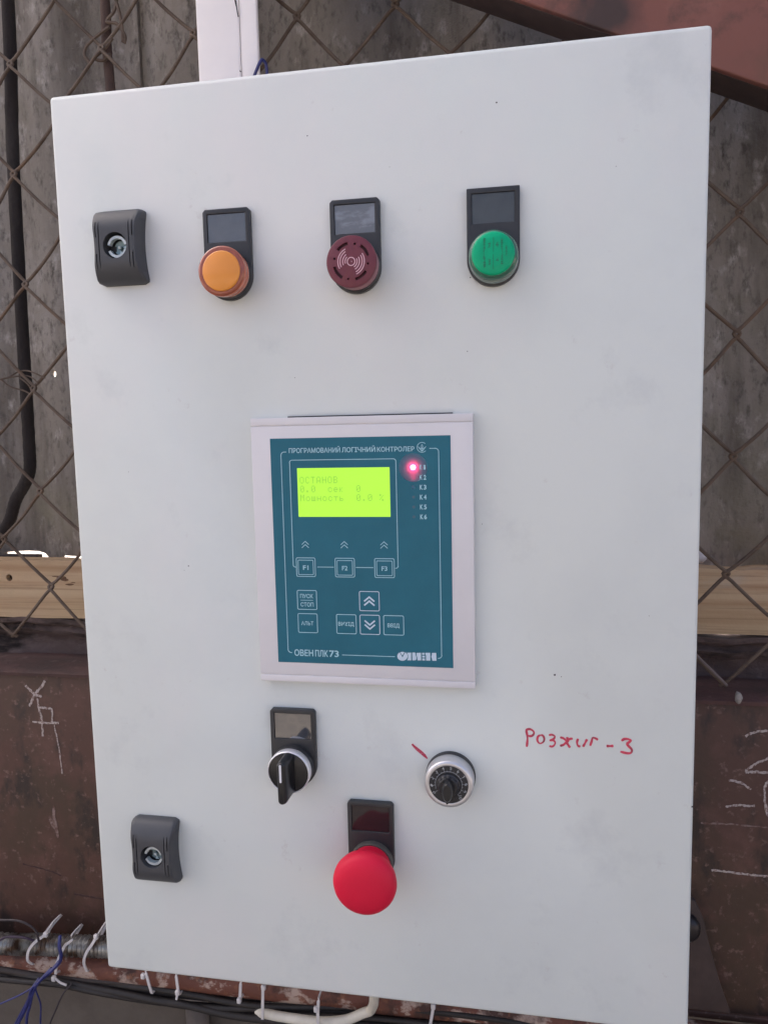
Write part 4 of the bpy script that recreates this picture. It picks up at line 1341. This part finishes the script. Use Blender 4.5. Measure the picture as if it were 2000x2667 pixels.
# conformity emblem
bm = bmesh.new()
strip(bm, arc(37.5, 73.2, 3.0, 48, 318, 26), 0.36, Yf)
for s in (-1, 1):
    strip(bm, [(37.5, 70.8), (37.5 + s * 2.3, 73.6)], 0.5, Yf)
    strip(bm, [(37.5 + s * .4, 72.2), (37.5 + s * 2.4, 73.7)], 0.3, Yf)
    strip(bm, [(37.5 + s * .1, 72.0), (37.5 + s * .55, 73.6), (37.5, 75.1)], 0.28, Yf)
strip(bm, [(37.5, 71.2), (37.5, 73.6)], 0.25, Yf)
obj('emblem', bm, 'print', ctl)
# maker's logo lettering, white blocks
bm = bmesh.new()
def blk(pts): prism(bm, pts, Yf - 0.1, Yf + .02)
lx = lambda px: 19.6 + (px - 190) / 1195 * 24.9
lz = lambda py: -55.4 - (py - 218) / 325 * 6.1 + (lambda: 0)()
def Pz(px, py): return (lx(px), lz(py) + 0.0011 * (px - 190))
# round letter with a wedge
c0 = (350, 365); rr = 158
pts = [Pz(c0[0], 410)]
for k in range(25):
    a = R(57 - 294 * k / 24)
    pts.append(Pz(c0[0] + rr * math.cos(a), c0[1] - rr * math.sin(a)))
blk(pts)
blk([Pz(350, 345), Pz(285, 238), Pz(300, 222), Pz(350, 215), Pz(400, 222), Pz(408, 238)])
blk([Pz(492, 250), Pz(615, 250), Pz(615, 515), Pz(490, 510), Pz(520, 440), Pz(525, 350)])
blk([Pz(650, 250), Pz(730, 250), Pz(755, 280), Pz(752, 340), Pz(775, 400), Pz(772, 480), Pz(745, 515), Pz(650, 518)])
blk([Pz(785, 262), Pz(915, 260), Pz(918, 522), Pz(808, 520), Pz(800, 420), Pz(783, 350)])
blk([Pz(948, 265), Pz(1020, 265), Pz(1020, 330), Pz(950, 330)])
blk([Pz(950, 362), Pz(1035, 365), Pz(1035, 428), Pz(950, 425)])
blk([Pz(950, 455), Pz(1035, 458), Pz(1035, 530), Pz(950, 525)])
blk([Pz(1045, 265), Pz(1195, 268), Pz(1195, 535), Pz(1068, 530), Pz(1068, 350), Pz(1045, 310)])
blk([Pz(1250, 275), Pz(1375, 275), Pz(1382, 545), Pz(1260, 540), Pz(1240, 450), Pz(1225, 400), Pz(1245, 340)])
obj('logo', bm, 'printbold', ctl)
# leds
for i in range(6):
    bm = bmesh.new()
    z = 61.1 - i * 6.1
    if i == 0:
        lathe(bm, 31.8, z, [(1.45, -6.22), (1.45, -6.6), (1.2, -7.1), (0.6, -7.35), (0, -7.4)], n=24)
        o = obj('indicator_led', bm, 'ledon', ctl, smooth=True)
        o['label'] = 'lit red indicator'
    else:
        lathe(bm, 31.8, z, [(0.95, -6.1), (0.95, -6.24), (0, -6.24)], n=20)
        o = obj('indicator_led', bm, 'ledoff' if i > 2 else 'tealfoil', ctl)
# keys: shallow domed pads with printed outlines and legends
def key(x0, z1, x1, z0, kind):
    bm = bmesh.new()
    n = 10
    G = []
    for i in range(n + 1):
        row = []
        for k in range(n + 1):
            u, v = -1 + 2 * i / n, -1 + 2 * k / n
            hgt = 0.28 * (1 - u ** 4) * (1 - v ** 4)
            row.append(bm.verts.new((x0 + (x1 - x0) * i / n, -6.205 - hgt, z0 + (z1 - z0) * k / n)))
        G.append(row)
    for i in range(n):
        for k in range(n):
            bm.faces.new((G[i][k], G[i + 1][k], G[i + 1][k + 1], G[i][k + 1]))
    obj('key', bm, 'teal', ctl, smooth=True)
    bm = bmesh.new()
    strip(bm, rrect(x0, z0, x1, z1, 0.8, 3), W, Yf, closed=True, th=0.16)
    yk = Yf - 0.30
    if kind in ('F1', 'F2', 'F3'):
        strip(bm, rrect(x0 + 1.25, z0 + 1.25, x1 - 1.25, z1 - 1.45, 0.5, 3), 0.36, Yf - .15, closed=True, th=0.22)
        m = (x0 + x1) / 2
        text_into(bm, kind, m - 1.8, -3.4, m + 1.8, -0.5, yk, thick=0.02)
    elif kind == 'ПУСК':
        text_into(bm, 'ПУСК', -42.6, -21.8, -34.0, -19.0, yk, thick=0.02)
        text_into(bm, 'СТОП', -42.4, -27.3, -33.8, -24.5, yk, thick=0.02)
        strip(bm, [(-42.4, -23.15), (-34.1, -23.15)], 0.3, yk, th=0.05)
    elif kind in ('up', 'down'):
        m, c = (x0 + x1) / 2, (z0 + z1) / 2
        for dz in (1.3, -1.3):
            s = 1 if kind == 'up' else -1
            strip(bm, [(m - 3.3, c + dz - s * 1.4), (m, c + dz + s * 1.4), (m + 3.3, c + dz - s * 1.4)], 0.95, yk, th=0.06)
    else:
        bx = {'АЛЬТ': (-42.4, -39.5, -34.3, -36.9), 'ВИХІД': (-18.0, -39.8, -7.7, -36.7), 'ВВІД': (13.9, -40.0, 21.5, -36.9)}[kind]
        text_into(bm, kind, *bx, yk, thick=0.02)
    o = obj('key_print', bm, 'printbold' if kind in ('up', 'down') else 'print', ctl)
key(-44.4, 4.3, -32.0, -7.7, 'F1')
key(-18.9, 4.3, -6.5, -7.7, 'F2')
key(6.5, 4.3, 18.9, -7.7, 'F3')
key(-44.5, -16.8, -31.8, -29.2, 'ПУСК')
key(-44.5, -32.0, -31.8, -44.4, 'АЛЬТ')
key(-19.1, -32.0, -6.4, -44.4, 'ВИХІД')
key(-3.8, -16.8, 8.8, -29.2, 'up')
key(-3.8, -32.0, 8.8, -44.4, 'down')
key(11.4, -32.0, 24.1, -44.4, 'ВВІД')
